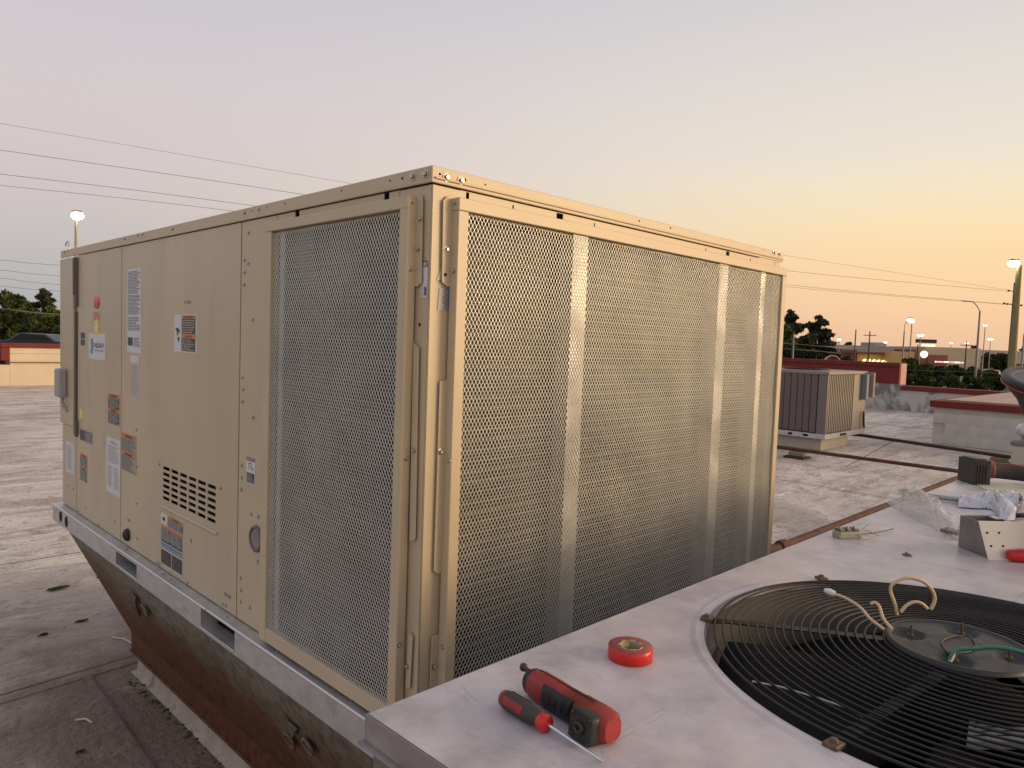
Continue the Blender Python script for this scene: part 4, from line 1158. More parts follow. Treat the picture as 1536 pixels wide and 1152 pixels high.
# screwdriver
A = Z(755, 1043, AZ + .0165); B = Z(820, 1083, AZ + .0150); E_ = Z(906, 1143, AZ + .003)
ax = (B - A); Lh = ax.length
Fm = frame(A - Vector((0, 0, .0025)), ax) @ Matrix.Rotation(PI / 2, 4, 'Y') @ Matrix.Diagonal((.82, .82, 1, 1))       # local z along the handle
SD = empty('screwdriver', (A.x, A.y, AZ), 'screwdriver with black and red handle and thin steel shaft', 'screwdriver')
prof = [(0, -.001), (.009, -.001), (.0130, .003), (.0150, .010), (.0152, .030), (.0150, .048), (.0128, .060), (.0100, .072), (.0098, .080), (.0118, Lh - .012)]
m = MB(); m.lathe(prof, 28, 0, Fm); m.build('grip', mat('dark_rubber_grip', (.045, .035, .033), (.06, .048, .045), 60, rough=.6), SD)
for k in range(3):
    a = k * 2 * PI / 3 + 2.2; m = MB(); m.lathe([(.0136, .009), (.0160, .011), (.0161, .046), (.0138, .049)], 8, 0, Fm, a - .42, a + .42); m.build('grip_inlay', M_TOOLRED, SD)
m = MB(); m.lathe([(0, -.0025), (.008, -.0025), (.0125, .001), (.0142, .006), (.0140, .0075)], 24, 0, Fm); m.build('butt_cap', M_TOOLRED, SD)
m = MB(); m.lathe([(.0105, Lh - .013), (.0134, Lh - .010), (.0138, Lh - .002), (.0125, Lh + .002), (0, Lh + .002)], 24, 0, Fm); m.build('collar', mat('bright_red_plastic', (.62, .025, .02), rough=.3), SD)
m = MB(); hb = Fm @ Vector((0, 0, Lh)); m.tube([hb, hb.lerp(E_, .93), E_], [.0021, .0021, .0009], 10); m.build('shaft', M_CHROME, SD)

# right angle driver
A = Z(803, 1024, AZ + .0195); B = Z(913, 1091, AZ + .0195)
ax = (B - A); Lh = ax.length
RD = empty('right_angle_driver', (A.x, A.y, AZ), 'red and black cordless right angle driver without its battery', 'power tool')
Fd0 = frame(A, ax); Fd = Fd0 @ Matrix.Diagonal((1, .70, .73, 1))
m = MB(); m.loft([(.0, .0250, .0245, 2.4, 0, 0), (.008, .0270, .0262, 2.6, 0, 0), (.035, .0270, .0262, 2.8, 0, 0), (.06, .0258, .0255, 2.8, 0, 0), (.10, .0258, .0255, 2.8, 0, 0), (Lh - .05, .0268, .0262, 3, 0, 0), (Lh - .012, .0275, .0268, 3.2, 0, 0), (Lh + .002, .0262, .0255, 3.0, 0, 0), (Lh + .008, .020, .020, 2.8, 0, 0)], 28, 0, Fd); m.build('body', M_TOOLRED, RD)
m = MB(); m.tube([Fd @ Vector((t, .006, z_)) for t, z_ in ((.004, .0255), (.03, .0262), (.06, .0256), (.09, .0255), (Lh - .05, .0262), (Lh - .03, .0265))], .0011, 6); m.build('case_seam', M_RUBBER, RD)
m = MB(); m.loft([(.034, .0272, .0262, 2.8, 0, 0), (.037, .0284, .0274, 2.8, 0, 0), (.060, .0274, .0270, 2.8, 0, 0), (.095, .0272, .0268, 2.8, 0, 0), (Lh - .062, .0278, .0272, 2.8, 0, 0), (Lh - .058, .0264, .0260, 2.8, 0, 0)], 28, 0, Fd, caps=False)
# keep only the camera-side half of the rubber so that the red spine shows along the top
kv = m.f; keep = []; ks = []; km = []
for f in m.f:
    cc = sum((Vector(m.v[i]) for i in f), Vector()) / len(f); lc = Fd.inverted() @ cc
    if math.atan2(lc.z, -lc.y) < .80: keep.append(f)
m.f = keep; m.m = [0] * len(keep); m.sm = [True] * len(keep)
o = m.build('rubber_grip', mat('driver_rubber', (.016, .016, .017), (.026, .026, .027), 40, rough=.62), RD)
m = MB()
for k in range(6):
    t = .05 + k * .012; m.tube([Fd @ Vector((t, -.0282 * math.cos(b_), .0274 * math.sin(b_))) for b_ in np.linspace(-.7, .62, 9)], .0011, 5)
m.build('grip_rib', MATS['driver_rubber'], RD)
m = MB(); m.loft([(-.012, .020, .020, 2.2, 0, 0), (-.006, .0245, .024, 2.2, 0, 0), (.001, .0250, .0245, 2.2, 0, 0)], 26, 0, Fd); m.build('collar', M_RUBBER, RD)
m = MB(); m.tube([Fd @ Vector((-.010, .004, .010)), Fd @ Vector((-.022, .004, .012)), Fd @ Vector((-.027, .004, .013))], [.0042, .0036, .0036], 10)
m.lathe([(0, -.006), (.0045, -.0045), (.0062, 0), (.0045, .0045), (0, .006)], 14, 0, Matrix.Translation(Fd @ Vector((-.030, .004, .0135)))); m.build('battery_post', mat('dark_steel', (.06, .055, .045), rough=.4, metal=.6), RD)
# head face: a dark square plate looking to the left and up, with the hex collet in its middle
hc = Fd @ Vector((Lh - .020, -.029, -.001)); side = (Fd.to_3x3() @ Vector((0, -1, .10))).normalized()
Fh = frame(hc, side) @ Matrix.Diagonal((1, .80, .745, 1)); m = MB()
m.loft([(-.006, .0265, .0262, 5, 0, 0), (.006, .0265, .0262, 5, 0, 0), (.0095, .0245, .0245, 5, 0, 0)], 32, 0, Fh); o = m.build('gear_housing', mat('black_housing', (.022, .021, .021), (.035, .033, .032), 50, rough=.45), RD)
m = MB(); FhZ = Fh @ Matrix.Rotation(PI / 2, 4, 'Y')
m.lathe([(.0045, .0095), (.0045, .0155), (.0095, .0155), (.0105, .0140), (.0105, .0092)], 24, 0, FhZ); m.build('hex_collet', MATS['dark_steel'], RD)
m = MB(); m.lathe([(0, .0105), (.0047, .0105)], 6, 0, FhZ); m.build('collet_bore', M_DARK, RD)
for sx in (-1, 1):
    for sy in (-1, 1):
        m = MB(); m.lathe([(0, .0118), (.0032, .0118), (.0036, .0092)], 12, 0, FhZ @ Matrix.Translation((sx * .0185, sy * .0185, 0))); m.build('housing_screw', MATS['dark_steel'], RD)
for t, v in ((.022, .8), (Lh - .058, .55), (Lh - .004, .95)):
    q = Fd @ Vector((t, -.0275 * math.cos(v), .0266 * math.sin(v))); nv = (Fd.to_3x3() @ Vector((0, -math.cos(v), math.sin(v)))).normalized()
    m = MB(); m.lathe([(0, .0006), (.003, .0006), (.0034, 0)], 12, 0, frame(q, nv) @ Matrix.Rotation(PI / 2, 4, 'Y')); m.build('case_screw', M_DARK, RD)

# washer / little ring
c = on(1361, 833, .001); m = MB(); m.lathe([(.006, 0), (.006, .002), (.011, .002), (.011, 0), (.006, 0)], 24, 0, Matrix.Translation(c)); m.tube([c + Vector((-.008, -.004, .003)), c + Vector((.0, .003, .007)), c + Vector((.009, .006, .002))], .0014, 6)
tag(m.build('washer', mat('dark_washer', (.16, .15, .14), rough=.35, metal=.8)), 'small dark steel washer between the terminal block and fan', 'washer')
# terminal block with wires
c = on(1272, 806); TB = empty('terminal_block', c, 'small cream terminal block with thin loose wires near the rear edge', 'connector')
Ft = Matrix.Translation(c) @ Matrix.Rotation(-.55, 4, 'Z')
m = MB(); m.box((-.038, -.018, 0), (.030, .018, .018), 0, Ft); m.build('body', mat('cream_plastic', (.38, .36, .26), (.46, .43, .32), 30, rough=.55), TB, .003)
for k in range(3):
    m = MB(); m.box((-.034 + k * .022, -.012, .018), (-.020 + k * .022, .012, .026), 0, Ft); m.lathe([(0, .030), (.004, .030), (.0045, .026)], 8, 0, Ft @ Matrix.Translation((-.027 + k * .022, 0, 0))); m.build('terminal', mat('terminal_metal', (.28, .28, .24), rough=.4, metal=.6), TB, .001)
for k, (pt, mm) in enumerate([([(1290, 806), (1310, 806), (1335, 797), (1340, 797)], M_RUBBER), ([(1288, 803), (1300, 801), (1318, 806)], mat('copper_wire', (.45, .22, .12), rough=.4, metal=.5)), ([(1286, 808), (1296, 812), (1312, 810)], MATS['copper_wire']), ([(1285, 800), (1292, 797), (1302, 792)], MATS['green_wire'])]):
    P = smooth_pts([on(x, y, .008 + .004 * math.sin(i * 2 + k)) for i, (x, y) in enumerate(pt)]); m = MB(); m.tube(P, .0011, 6); m.build('lead', mm, TB)

# crumpled clear bag
def bag_mat():
    m = bpy.data.materials.new('clear_plastic'); m.use_nodes = True; t = m.node_tree; b = t.nodes['Principled BSDF']
    b.inputs['Base Color'].default_value = (.62, .61, .59, 1); b.inputs['Roughness'].default_value = .18; b.inputs['Alpha'].default_value = .4; b.inputs['Coat Weight'].default_value = .6; b.inputs['Coat Roughness'].default_value = .1
    return m


M_BAG = bag_mat()
BG = empty('plastic_bag', on(1385, 790), 'crumpled clear plastic bag lying beside the metal box', 'bag')
P00, P10, P01, P11 = on(1328, 752), on(1432, 812), on(1360, 735), on(1445, 786)
for lay in range(2):
    m = MB(); nx, ny = 34, 18; V = []; rnd = random.Random(5 + lay); ph = [rnd.uniform(0, 6) for _ in range(8)]
    for j in range(ny):
        for i in range(nx):
            u, v = i / (nx - 1), j / (ny - 1); p = P00.lerp(P10, u).lerp(P01.lerp(P11, u), v)
            env = (math.sin(PI * min(1, v * 1.02)) ** .6) * (.35 + .65 * math.sin(PI * min(1, u * .9 + .12)))
            cr = abs(math.sin(9 * u + 5 * v + ph[0])) * .5 + abs(math.sin(13 * v - 8 * u + ph[1])) * .3 + abs(math.sin(21 * u + 17 * v + ph[2])) * .22 + rnd.uniform(0, .10)
            zz = (.055 if lay else .022) * env * (.45 + .65 * cr); pe = 1 + .06 * math.sin(15 * u + ph[3])
            V.append(p + Vector((.006 * math.sin(12 * v + ph[4]) + .02 * math.sin(9 * u + ph[5]) * (v - .5), .008 * math.sin(14 * u + ph[6]), .003 + zz + .002 * lay)))
    m.add(V, [(j * nx + i, j * nx + i + 1, (j + 1) * nx + i + 1, (j + 1) * nx + i) for j in range(ny - 1) for i in range(nx - 1)])
    m.build('film', M_BAG, BG)
for k in range(5):
    c = on(1412 + k * 7, 802 + 2 * k, .012); m = MB(); m.tube([c, c + Vector((.02, -.012, .004))], .006, 8); m.build('fitting', mat('steel_fitting', (.32, .31, .28), (.2, .19, .17), 60, rough=.35, metal=.7), BG)

# long steel wrench and printed packet
W0, W1 = on(1372, 746, .012), on(1458, 757, .012)
WR = empty('wrench', W0, 'long grey steel wrench lying across the rear of the unit', 'wrench')
Fw = frame(W0, W1 - W0); Lw = (W1 - W0).length
m = MB(); m.loft([(-.02, .012, .009, 3, 0, 0), (.1, .011, .008, 3, 0, 0), (Lw + .10, .013, .008, 3, 0, 0)], 16, 0, Fw); m.build('handle', mat('wrench_steel', (.33, .33, .33), (.42, .42, .41), 30, rough=.35, metal=.75), WR)
m = MB(); m.lathe([(.009, -.012), (.010, .011), (.022, .012), (.025, .006), (.025, -.010), (.009, -.012)], 24, 0, Fw @ Matrix.Translation((-.03, 0, 0))); m.build('ring_end', MATS['wrench_steel'], WR)
PK = empty('printed_packet', on(1490, 768), 'crumpled white and blue printed plastic packet beside the wrench', 'packet')
M_PK = mat('printed_film', (.62, .62, .64), (.52, .53, .58), 20, rough=.3, spots=(.10, .13, .28), spscale=55, spcut=(.58, .64))
K = [on(1438, 758), on(1500, 772), on(1535, 776), on(1532, 760), on(1480, 748), on(1444, 744)]
for lay in range(2):
    m = MB(); nx, ny = 30, 12; V = []; rnd = random.Random(15 + lay)
    E0 = smooth_pts([on(1437, 762), on(1462, 764), on(1488, 766), on(1502, 781), on(1522, 782)]); E1 = smooth_pts([on(1440, 747), on(1470, 750), on(1482, 741), on(1500, 745), on(1534, 754)])
    for j in range(ny):
        for i in range(nx):
            u, v = i / (nx - 1), j / (ny - 1); a = E0[int(u * (len(E0) - 1))]; c = E1[int(u * (len(E1) - 1))]; p = a.lerp(c, v)
            V.append(p + Vector((0, 0, .004 + (.05 if lay else .012) * math.sin(PI * v) ** .7 * (.35 + .65 * u) * (.6 + .5 * abs(math.sin(11 * u + 7 * v)) + rnd.uniform(0, .14)))))
    m.add(V, [(j * nx + i, j * nx + i + 1, (j + 1) * nx + i + 1, (j + 1) * nx + i) for j in range(ny - 1) for i in range(nx - 1)])
    m.build('film', M_PK, PK)
m = MB(); c = on(1524, 775, .01); m.tube([on(1518, 772, .012), on(1524, 778, .01), on(1540, 776, .008)], .008, 8); tag(m.build('black_cable', M_RUBBER), 'short black cable end sticking out of the printed packet', 'cable')

# galvanised box and drilled plate
b0 = on(1438, 820); BX = empty('metal_box', b0, 'open galvanised steel junction box standing on the unit', 'box')
b1 = on(1484, 838); hh = .0
hgt = (Z(1438, 820, AZ) - CAM).length / FPX * 40 * 1.0
dv = (b1 - b0); back = Vector((-dv.y, dv.x, 0)).normalized(); back = back if back.dot(FW) > 0 else -back
back = back * .085; b1 = b0 + dv * .93
m = MB(); th = .002
for (p, q) in ((b0, b1), (b0 + back, b1 + back), (b0, b0 + back), (b1, b1 + back)):
    d_ = (q - p).normalized(); n_ = Vector((-d_.y, d_.x, 0)) * th
    m.prism([p + n_, q + n_, q - n_ * 0, p - n_ * 0], (0, 0, hgt))
m.prism([b0, b1, b1 + back, b0 + back], (0, 0, .002)); m.build('walls', mat('box_steel', (.27, .27, .26), (.36, .36, .35), 20, rough=.45, metal=.6), BX)
for k in range(2):
    p = b0.lerp(b1, .25 + .5 * k) + back * .95 + Vector((0, 0, hgt - .002)); m = MB(); m.box((-.012, -.012, 0), (.012, .004, .003), 0, frame(p, dv)); m.build('lid_tab', M_GALV, BX)
s0 = on(1482, 840); s1 = s0 + (on(1522, 841) - s0) * 2.4
up_v = Vector((0, 0, 1)); tl = D(1467, 781, (s0 - CAM).dot(FW) + .004)
e = tl - s0; PLT = MB(); nrm_ = (s1 - s0).cross(e).normalized() * .0015
PLT.prism([s0, s1, s1 + e, tl], nrm_); PT = PLT.build('drilled_plate', mat('bright_plate', (.66, .67, .68), (.74, .75, .76), 5, rough=.38, metal=.5)); tag(PT, 'bright flat steel plate with four holes leaning on the metal box', 'plate')
nv = -nrm_.normalized() if nrm_.dot(FW) > 0 else nrm_.normalized()
for (px, py) in ((1480, 799), (1498, 799), (1486, 819), (1504, 819)):
    d = ray(px, py); t = (s0 - CAM).dot(nv) / d.dot(nv); p = CAM + d * t + nv * .002
    m = MB(); m.lathe([(0, .0004), (.0028, .0004), (.0028, 0)], 12, 0, frame(p, nv) @ Matrix.Rotation(PI / 2, 4, 'Y')); m.build('drilled_hole', M_DARK, PT)
c = on(1538, 843, .016); m = MB(); m.loft([(-.045, .006, .006, 2, 0, 0), (-.042, .012, .012, 2.2, 0, 0), (.0, .016, .016, 2.4, 0, 0), (.05, .014, .014, 2.4, 0, 0)], 20, 0, frame(c, (.75, -.66, 0))); m2 = m.build('screwdriver', MATS['bright_red_plastic']); tag(m2, 'bright red screwdriver handle poking in at the right edge in front of the plate', 'screwdriver')

# cordless drill lying on the far part of the unit
p0 = on(1459, 727); DR = empty('cordless_drill', p0, 'black and red cordless drill lying at the rear right of the unit', 'drill')
rt = Vector((RT.x, RT.y, 0)).normalized(); fw2 = Vector((FW.x, FW.y, 0)).normalized(); sc_ = (p0 - CAM).dot(FW) / FPX
Fz = Matrix(((rt.x, fw2.x, 0, p0.x), (rt.y, fw2.y, 0, p0.y), (0, 0, 1, p0.z + .001), (0, 0, 0, 1)))
m = MB(); m.box((0, -.01, 0), (38 * sc_ * .62, .10, 37 * sc_), 0, Fz); m.box((.004, 0, 37 * sc_ + .001), (.05, .085, 37 * sc_ + .004), 0, Fz); m.build('battery', mat('battery_black', (.016, .016, .016), (.025, .025, .025), 30, rough=.5), DR, .006, segs=2)
for k in range(4):
    m = MB(); m.box((.008 + k * .011, -.0125, .008), (.012 + k * .011, -.0102, 30 * sc_), 0, Fz); m.build('battery_rib', M_RUBBER, DR)
hz = 20 * sc_; m = MB(); m.loft([(22 * sc_, .040, 15 * sc_, 3, .045, hz), (34 * sc_, .034, 13 * sc_, 2.6, .045, hz + .004), (48 * sc_, .026, 12.5 * sc_, 2.4, .045, hz), (75 * sc_, .024, 12 * sc_, 2.4, .045, hz - .006), (110 * sc_, .034, 14 * sc_, 2.4, .045, hz - .01)], 24, 0, Fz); m.build('grip', M_RUBBER, DR)
m = MB(); m.loft([(30 * sc_, .0355, 13.7 * sc_, 2.6, .045, hz + .004), (37 * sc_, .033, 13.8 * sc_, 2.5, .045, hz + .003)], 24, 0, Fz); m.build('red_band', M_TOOLRED, DR)
m = MB(); m.tube([Fz @ Vector(v) for v in ((40 * sc_, .012, hz + 12 * sc_), (55 * sc_, .012, hz + 12.3 * sc_), (80 * sc_, .012, hz + 9 * sc_), (90 * sc_, .012, hz - 5 * sc_))], .003, 6); m.build('red_piping', M_TOOLRED, DR)
# pale cloth / sheet under the drill
m = MB(); m.prism([on(1462, 726, .0012), on(1475, 734, .0012), on(1500, 742, .0012), on(1545, 752, .0012), on(1560, 742, .0012), on(1500, 728, .0012)], (0, 0, .0012)); tag(m.build('paper_sheet', mat('yellow_paper', (.62, .60, .36), (.55, .53, .38), 10, rough=.5)), 'pale yellow paper sheet lying under the cordless drill', 'paper')

# black tool bucket at the right edge
c = D(1638, 581, 1.66); fwh = Vector((FW.x, FW.y, 0)).normalized(); c += Vector((fwh.x, fwh.y, 0)) * .11; BK = empty('parts_bowl', (c.x, c.y, AZ), 'black flared bowl with red trim on a stand, cut by the right edge', 'bowl')
rtv = Vector((RT.x, RT.y, 0)).normalized(); zr = AZ + (c.z - AZ - .014) / math.cos(math.radians(13)); mt = Matrix.Translation((c.x, c.y, AZ + .014)) @ Matrix.Rotation(math.radians(13), 4, rtv) @ Matrix.Translation((0, 0, -AZ))
m = MB(); m.lathe([(0, zr - .135), (.080, zr - .13), (.100, zr - .10), (.128, zr - .05), (.155, zr - .022), (.164, zr - .010)], 48, 0, mt); m.build('body', M_RUBBER, BK)
m = MB(); so_ = Vector((c.x, c.y, 0)) + rtv * .055 - fwh * .085; m.lathe([(0, AZ + .001), (.05, AZ + .001), (.05, AZ + .01), (.026, AZ + .02), (.024, zr - .150)], 24, 0, Matrix.Translation(so_)); m.build('stand', M_RUBBER, BK)
m = MB(); m.lathe([(.164, zr - .010), (.168, zr - .002), (.165, zr + .006), (.152, zr + .007), (.143, zr + .003), (.138, zr - .02)], 48, 0, mt); m.build('rim', mat('bucket_rim', (.03, .028, .028), rough=.5), BK)
m = MB(); m.tube([mt @ Vector((.165 * math.cos(a), .165 * math.sin(a), zr - .012)) for a in np.linspace(0, 2 * PI, 49)[:-1]], .0022, 6, closed=True); m.build('red_trim', M_TOOLRED, BK)
m = MB(); m.lathe([(0, zr - .004), (.07, zr - .002), (.144, zr + .001)], 40, 0, mt); m.build('lid', mat('bucket_lid', (.10, .095, .09), (.14, .13, .125), 20, rough=.6), BK)

# ------------------------------------------------------------------ second rooftop unit, pipes, vent
R2 = empty('rooftop_unit', (12.3, 4.5, 0), 'smaller brown louvred air conditioner on a pale curb beyond the big tan unit', 'air conditioner')
M_BRN = mat('brown_louvre', (.125, .10, .095), (.15, .12, .11), 3, rough=.55)
M_TN3 = mat('faded_tan', (.24, .205, .17), (.29, .25, .21), 2, rough=.6, spots=(.19, .165, .14), spscale=2, spcut=(.55, .8))
x0, y0, x1, y1 = 11.25, 3.56, 13.0, 5.6; z0, z1 = .30, 1.35
m = MB(); m.box((x0 + .03, y0 + .03, z0), (x1 - .02, y1 - .02, z1 - .01)); m.build('inner_casing', mat('unit_inside', (.06, .052, .05), rough=.7), R2)
ls = MB(); ls.box((0, 0, 0), (.02, .100, z1 - z0 - .08)); lm = ls.mesh('louvre_slat', M_BRN)
for k in range(17): put(lm, 'louvre_slat', R2, Matrix.Translation((x0 + .004, y0 + .17 + k * .115, z0 + .02)) @ Matrix.Rotation(.12, 4, 'Z'))
ls = MB(); ls.box((0, 0, 0), (.034, .035, z1 - z0 - .08)); lm = ls.mesh('louvre_slat', M_TN3)
for k in range(14): put(lm, 'louvre_slat', R2, Matrix.Translation((x0 + .075 + k * .077, y0 + .001, z0 + .02)))
m = MB(); m.box((x0, y0, z0), (x0 + .05, y0 + .15, z1 - .06)); m.build('corner_post', mat('brown_post', (.17, .145, .14), rough=.55), R2)
m = MB(); m.box((x0 + 1.16, y0, z0), (x1, y0 + .028, z1 - .06)); m.box((x1 - .018, y0 + .03, z0), (x1, y1, z1 - .06)); m.build('side_panel', M_TN3, R2)
m = MB(); m.box((x0 - .02, y0 - .02, z1 - .058), (x1 + .02, y1 + .02, z1)); m.build('top_cover', M_TN3, R2, .01)
for (cx_, cy_) in ((x0 + .6, y0 + .62), (x0 + .6, y0 + 1.45)):
    m = MB(); m.lathe([(.38, z1 + .001), (.38, z1 + .03), (.35, z1 + .035), (.35, z1 + .002)], 36, 0, Matrix.Translation((cx_, cy_, 0))); m.lathe([(0, z1 + .02), (.34, z1 + .012)], 30, 0, Matrix.Translation((cx_, cy_, 0))); m.build('fan_grille', M_RUBBER, R2)
m = MB(); m.box((x0 - .01, y0 - .01, .215), (x1 + .01, y0 + .02, .298)); m.box((x0 - .01, y0 + .022, .215), (x0 + .02, y1, .298)); m.build('base_rail', M_GALV, R2)
for (a, c) in (((x0 - .014, y0 + .55, .235), (x0 - .0105, y0 + .62, .275)), ((x0 - .014, y0 + .28, .235), (x0 - .0105, y0 + .36, .275)), ((x0 - .014, y0 + 1.45, .235), (x0 - .0105, y0 + 1.85, .275)), ((x0 + .62, y0 - .014, .235), (x0 + .9, y0 - .0105, .275))):
    m = MB(); m.box(a, c); m.build('fork_pocket', M_DARK, R2)
m = MB(); m.box((x0 + 1.50, y0 - .10, .84), (x0 + 1.62, y0 - .001, 1.30)); m.build('disconnect_switch', mat('blue_grey_box', (.17, .20, .24), rough=.5), R2, .01)
m = MB(); m.box((x0 + 1.66, y0 - .16, .88), (x0 + 1.74, y0 - .001, 1.33)); m.build('control_box', M_TN3, R2, .01)
m = MB(); m.tube([(x0 + 1.60, y0 - .04, .62), (x0 + 1.60, y0 - .05, .40), (x0 + 1.62, y0 - .06, .33)], .02, 8); m.build('conduit', M_RUBBER, R2)
cb = MB(); cb.box((x0 + .12, y0 + .1, 0), (x1 - .45, y1 - .1, .212)); o = cb.build('roof_curb', mat('cream_curb', (.40, .37, .31), (.50, .465, .39), 4, rough=.8, bump=.1, bscale=8), None, .01); tag(o, 'pale cream curb under the smaller brown louvred unit', 'curb')

pipe = MB(); pipe.tube([(10.22, 14, .13), (10.2, 4.2, .13), (10.16, 1.24, .13)], .027, 10); o = pipe.build('gas_pipe', M_RUST); tag(o, 'rusty gas pipe on blocks running in front of the brown louvred unit', 'pipe')
pp = empty('gas_pipe', (7, 1.19, .1), 'rusty gas pipe running away along the rear of the foreground unit', 'pipe')
m = MB(); m.tube([(4.33, 1.19, .13), (7, 1.19, .13), (10.22, 1.19, .13)], .030, 10); m.build('tube', M_RUST, pp)
for xx in (4.3, 4.52):
    m = MB(); mtx_ = Matrix.Translation((xx, 1.19, .13)) @ Matrix.Rotation(PI / 2, 4, 'Y'); m.lathe([(0, -.05), (.048, -.045), (.05, .0), (.048, .045), (0, .05)], 10, 0, mtx_, smooth=False); m.build('union', M_RUST, pp)
m = MB(); m.tube([(4.28, 1.19, .13), (4.22, 1.19, .10), (4.2, 1.19, .02), (4.2, 1.19, .0)], .036, 10); m.build('elbow', M_RUST, pp)
m = MB(); m.tube([(13.4, 12, .13), (13.38, 3.7, .13), (12.56, 1.2, .13), (12.2, .2, .13)], .03, 10); tag(m.build('gas_pipe', mat('dark_pipe', (.035, .02, .016), (.07, .035, .025), 6, rough=.8)), 'dark gas pipe running in front of the white block wall', 'pipe')
for (q, lb) in (((10.2, 3.55), 'wood support block under the rusty pipe, nearest the small unit'), ((10.2, 6.6), 'wood support block under the rusty pipe behind the big unit'), ((12.62, 1.35), 'dark support block under the dark pipe by the white wall'), ((7.4, 1.19), 'support block under the pipe that runs away from the camera')):
    bb = empty('pipe_support', (q[0], q[1], 0), lb, 'pipe support', 'pipe supports on the roof')
    m = MB(); m.box((q[0] - .14, q[1] - .16, .002), (q[0] + .14, q[1] + .16, .03)); m.build('pad', M_RUBBER, bb)
    m = MB(); m.box((q[0] - .06, q[1] - .12, .032), (q[0] + .06, q[1] + .12, .094)); m.build('block', M_WOOD, bb, .006)
vb = Z(1540, 704, 0); V2 = empty('roof_vent', (vb.x, vb.y, 0), 'small pale roof vent box with grey cap at the right edge', 'vent')
m = MB(); m.box((vb.x - .18, vb.y - .18, 0), (vb.x + .18, vb.y + .18, .36)); m.build('curb', mat('vent_curb', (.45, .41, .35), rough=.8), V2, .01)
m = MB(); m.box((vb.x - .2, vb.y - .2, .363), (vb.x + .2, vb.y + .2, .42)); m.build('flashing', mat('vent_grey', (.15, .15, .15), rough=.6), V2, .01)
m = MB(); m.lathe([(.1, .42), (.1, .5), (.17, .52), (.18, .60), (.14, .68), (0, .71)], 24, 0, Matrix.Translation((vb.x, vb.y, 0))); m.build('cap', M_GALV, V2)

# ------------------------------------------------------------------ far buildings
def facade(name, x0_, x1_, ytop, dist, z0_, deep, matl, parent, d1=None, ztop=None):
    a = D(x0_, ytop, dist); c = D(x1_, ytop, d1 or dist); zt_ = ztop if ztop is not None else a.z
    a.z = c.z = z0_; n_ = Vector((c.y - a.y, -(c.x - a.x), 0)).normalized(); n_ = n_ if n_.dot(FW) > 0 else -n_
    m = MB(); m.prism([a, c, c + n_ * deep, a + n_ * deep], (0, 0, zt_ - z0_)); return m.build(name, matl, parent), a, c, n_, zt_


def glow_mat(name, c, s): return mat(name, tuple(min(1, v) for v in c), emit=c, estr=s, rough=.5)


G_YEL = glow_mat('sign_yellow', (1, .82, .30), 2.2); G_WHT = glow_mat('sign_white', (1, .93, .78), 1.1); G_RED = glow_mat('sign_red', (1, .22, .16), 2.2); G_BLU = glow_mat('sign_blue', (.35, .35, 1), 1.6); G_LMP = glow_mat('lamp_glow', (1, .95, .60), 30.0); G_LMP2 = glow_mat('lamp_glow_far', (1, .92, .7), 5.0)
BR = mat('far_brick', (.17, .065, .045), (.22, .09, .06), .6, rough=.85); OC = mat('ochre_render', (.46, .26, .09), (.52, .30, .11), .3, rough=.8); BG_ = mat('beige_render', (.46, .37, .27), (.50, .41, .30), .2, rough=.8); GR = mat('grey_roofing', (.30, .29, .29), (.36, .35, .34), .15, rough=.8); DGL = mat('dark_glazing', (.02, .02, .022), rough=.15)

P1 = empty('strip_building', D(1300, 550, 160), 'low ochre and brick shop with six yellow lit signs', 'building')
facade('brick_wall', 1262, 1286, 524, 158, GZ, 14, BR, P1)
facade('ochre_wall', 1286.5, 1358, 528, 158, GZ, 14, OC, P1)
facade('ochre_tower', 1337, 1372, 526.5, 155, GZ, 5, mat('ochre_light', (.52, .33, .14), rough=.8), P1)
facade('parapet_cap', 1262, 1336, 523.5, 157.6, 1.9, 14.6, BR, P1, ztop=2.25)
for k, tx in enumerate(range(6)):
    c = D(1296 + k * 6.9, 541.2 + k * .45, 157); m = MB(); Fc = frame(c, rt)
    m.loft([(-.42, .1, .10, 2, 0, -.25), (-.2, .1, .34, 2, 0, -.08), (.15, .1, .36, 2, 0, .08), (.42, .1, .12, 2, 0, .28)], 10, 0, Fc); m.build('sign_letter', G_YEL, P1)
m = MB(); a = D(1290, 546, 157.2); c = D(1335, 548, 157.2); m.tube([a, c], .12, 6); m.build('sign_rail', DGL, P1)
P2 = empty('store_building', D(1430, 550, 195), 'large beige store with dark brick entrance and round white lit sign', 'building')
facade('beige_wall', 1388, 1472, 520, 196, GZ, 40, BG_, P2)
facade('brick_entrance', 1365, 1391, 524, 190, GZ, 8, BR, P2)
facade('brick_wing', 1391.5, 1422, 532, 190.5, GZ, 6, BR, P2)
facade('entrance_glass', 1391, 1400, 546, 189.5, GZ, 2, DGL, P2)
c = D(1386, 531.5, 189); m = MB(); m.lathe([(0, -.1), (.95, -.1), (.95, .1), (0, .1)], 24, 0, frame(c, rt) @ Matrix.Rotation(PI / 2, 4, 'X')); m.build('round_sign', G_WHT, P2)
for k in range(13):
    c = D(1404 + k * 3.4, 542.6 + k * .12, 189); m = MB(); m.box((-.25, -.1, -.18), (.25 if k % 3 else .12, .1, .18), 0, frame(c, rt)); m.build('window_light', (G_WHT, G_RED, G_BLU, G_RED, G_YEL)[k % 5], P2)
a = D(1374, 514, 197); m = MB(); m.box((0, 0, 0), (5.6, .4, 1.0), 0, frame(a, rt)); m.build('roof_sign_panel', DGL, P2)
for k in range(5): m = MB(); m.box((-.35, -.1, -.22), (.35, .1, .22), 0, frame(D(1384 + k * 4.2, 518 + k * .1, 195.5), rt)); m.build('sign_letter', G_WHT, P2)
P3 = empty('warehouse_building', D(1300, 525, 250), 'long grey roofed building far behind the ochre shop', 'building')
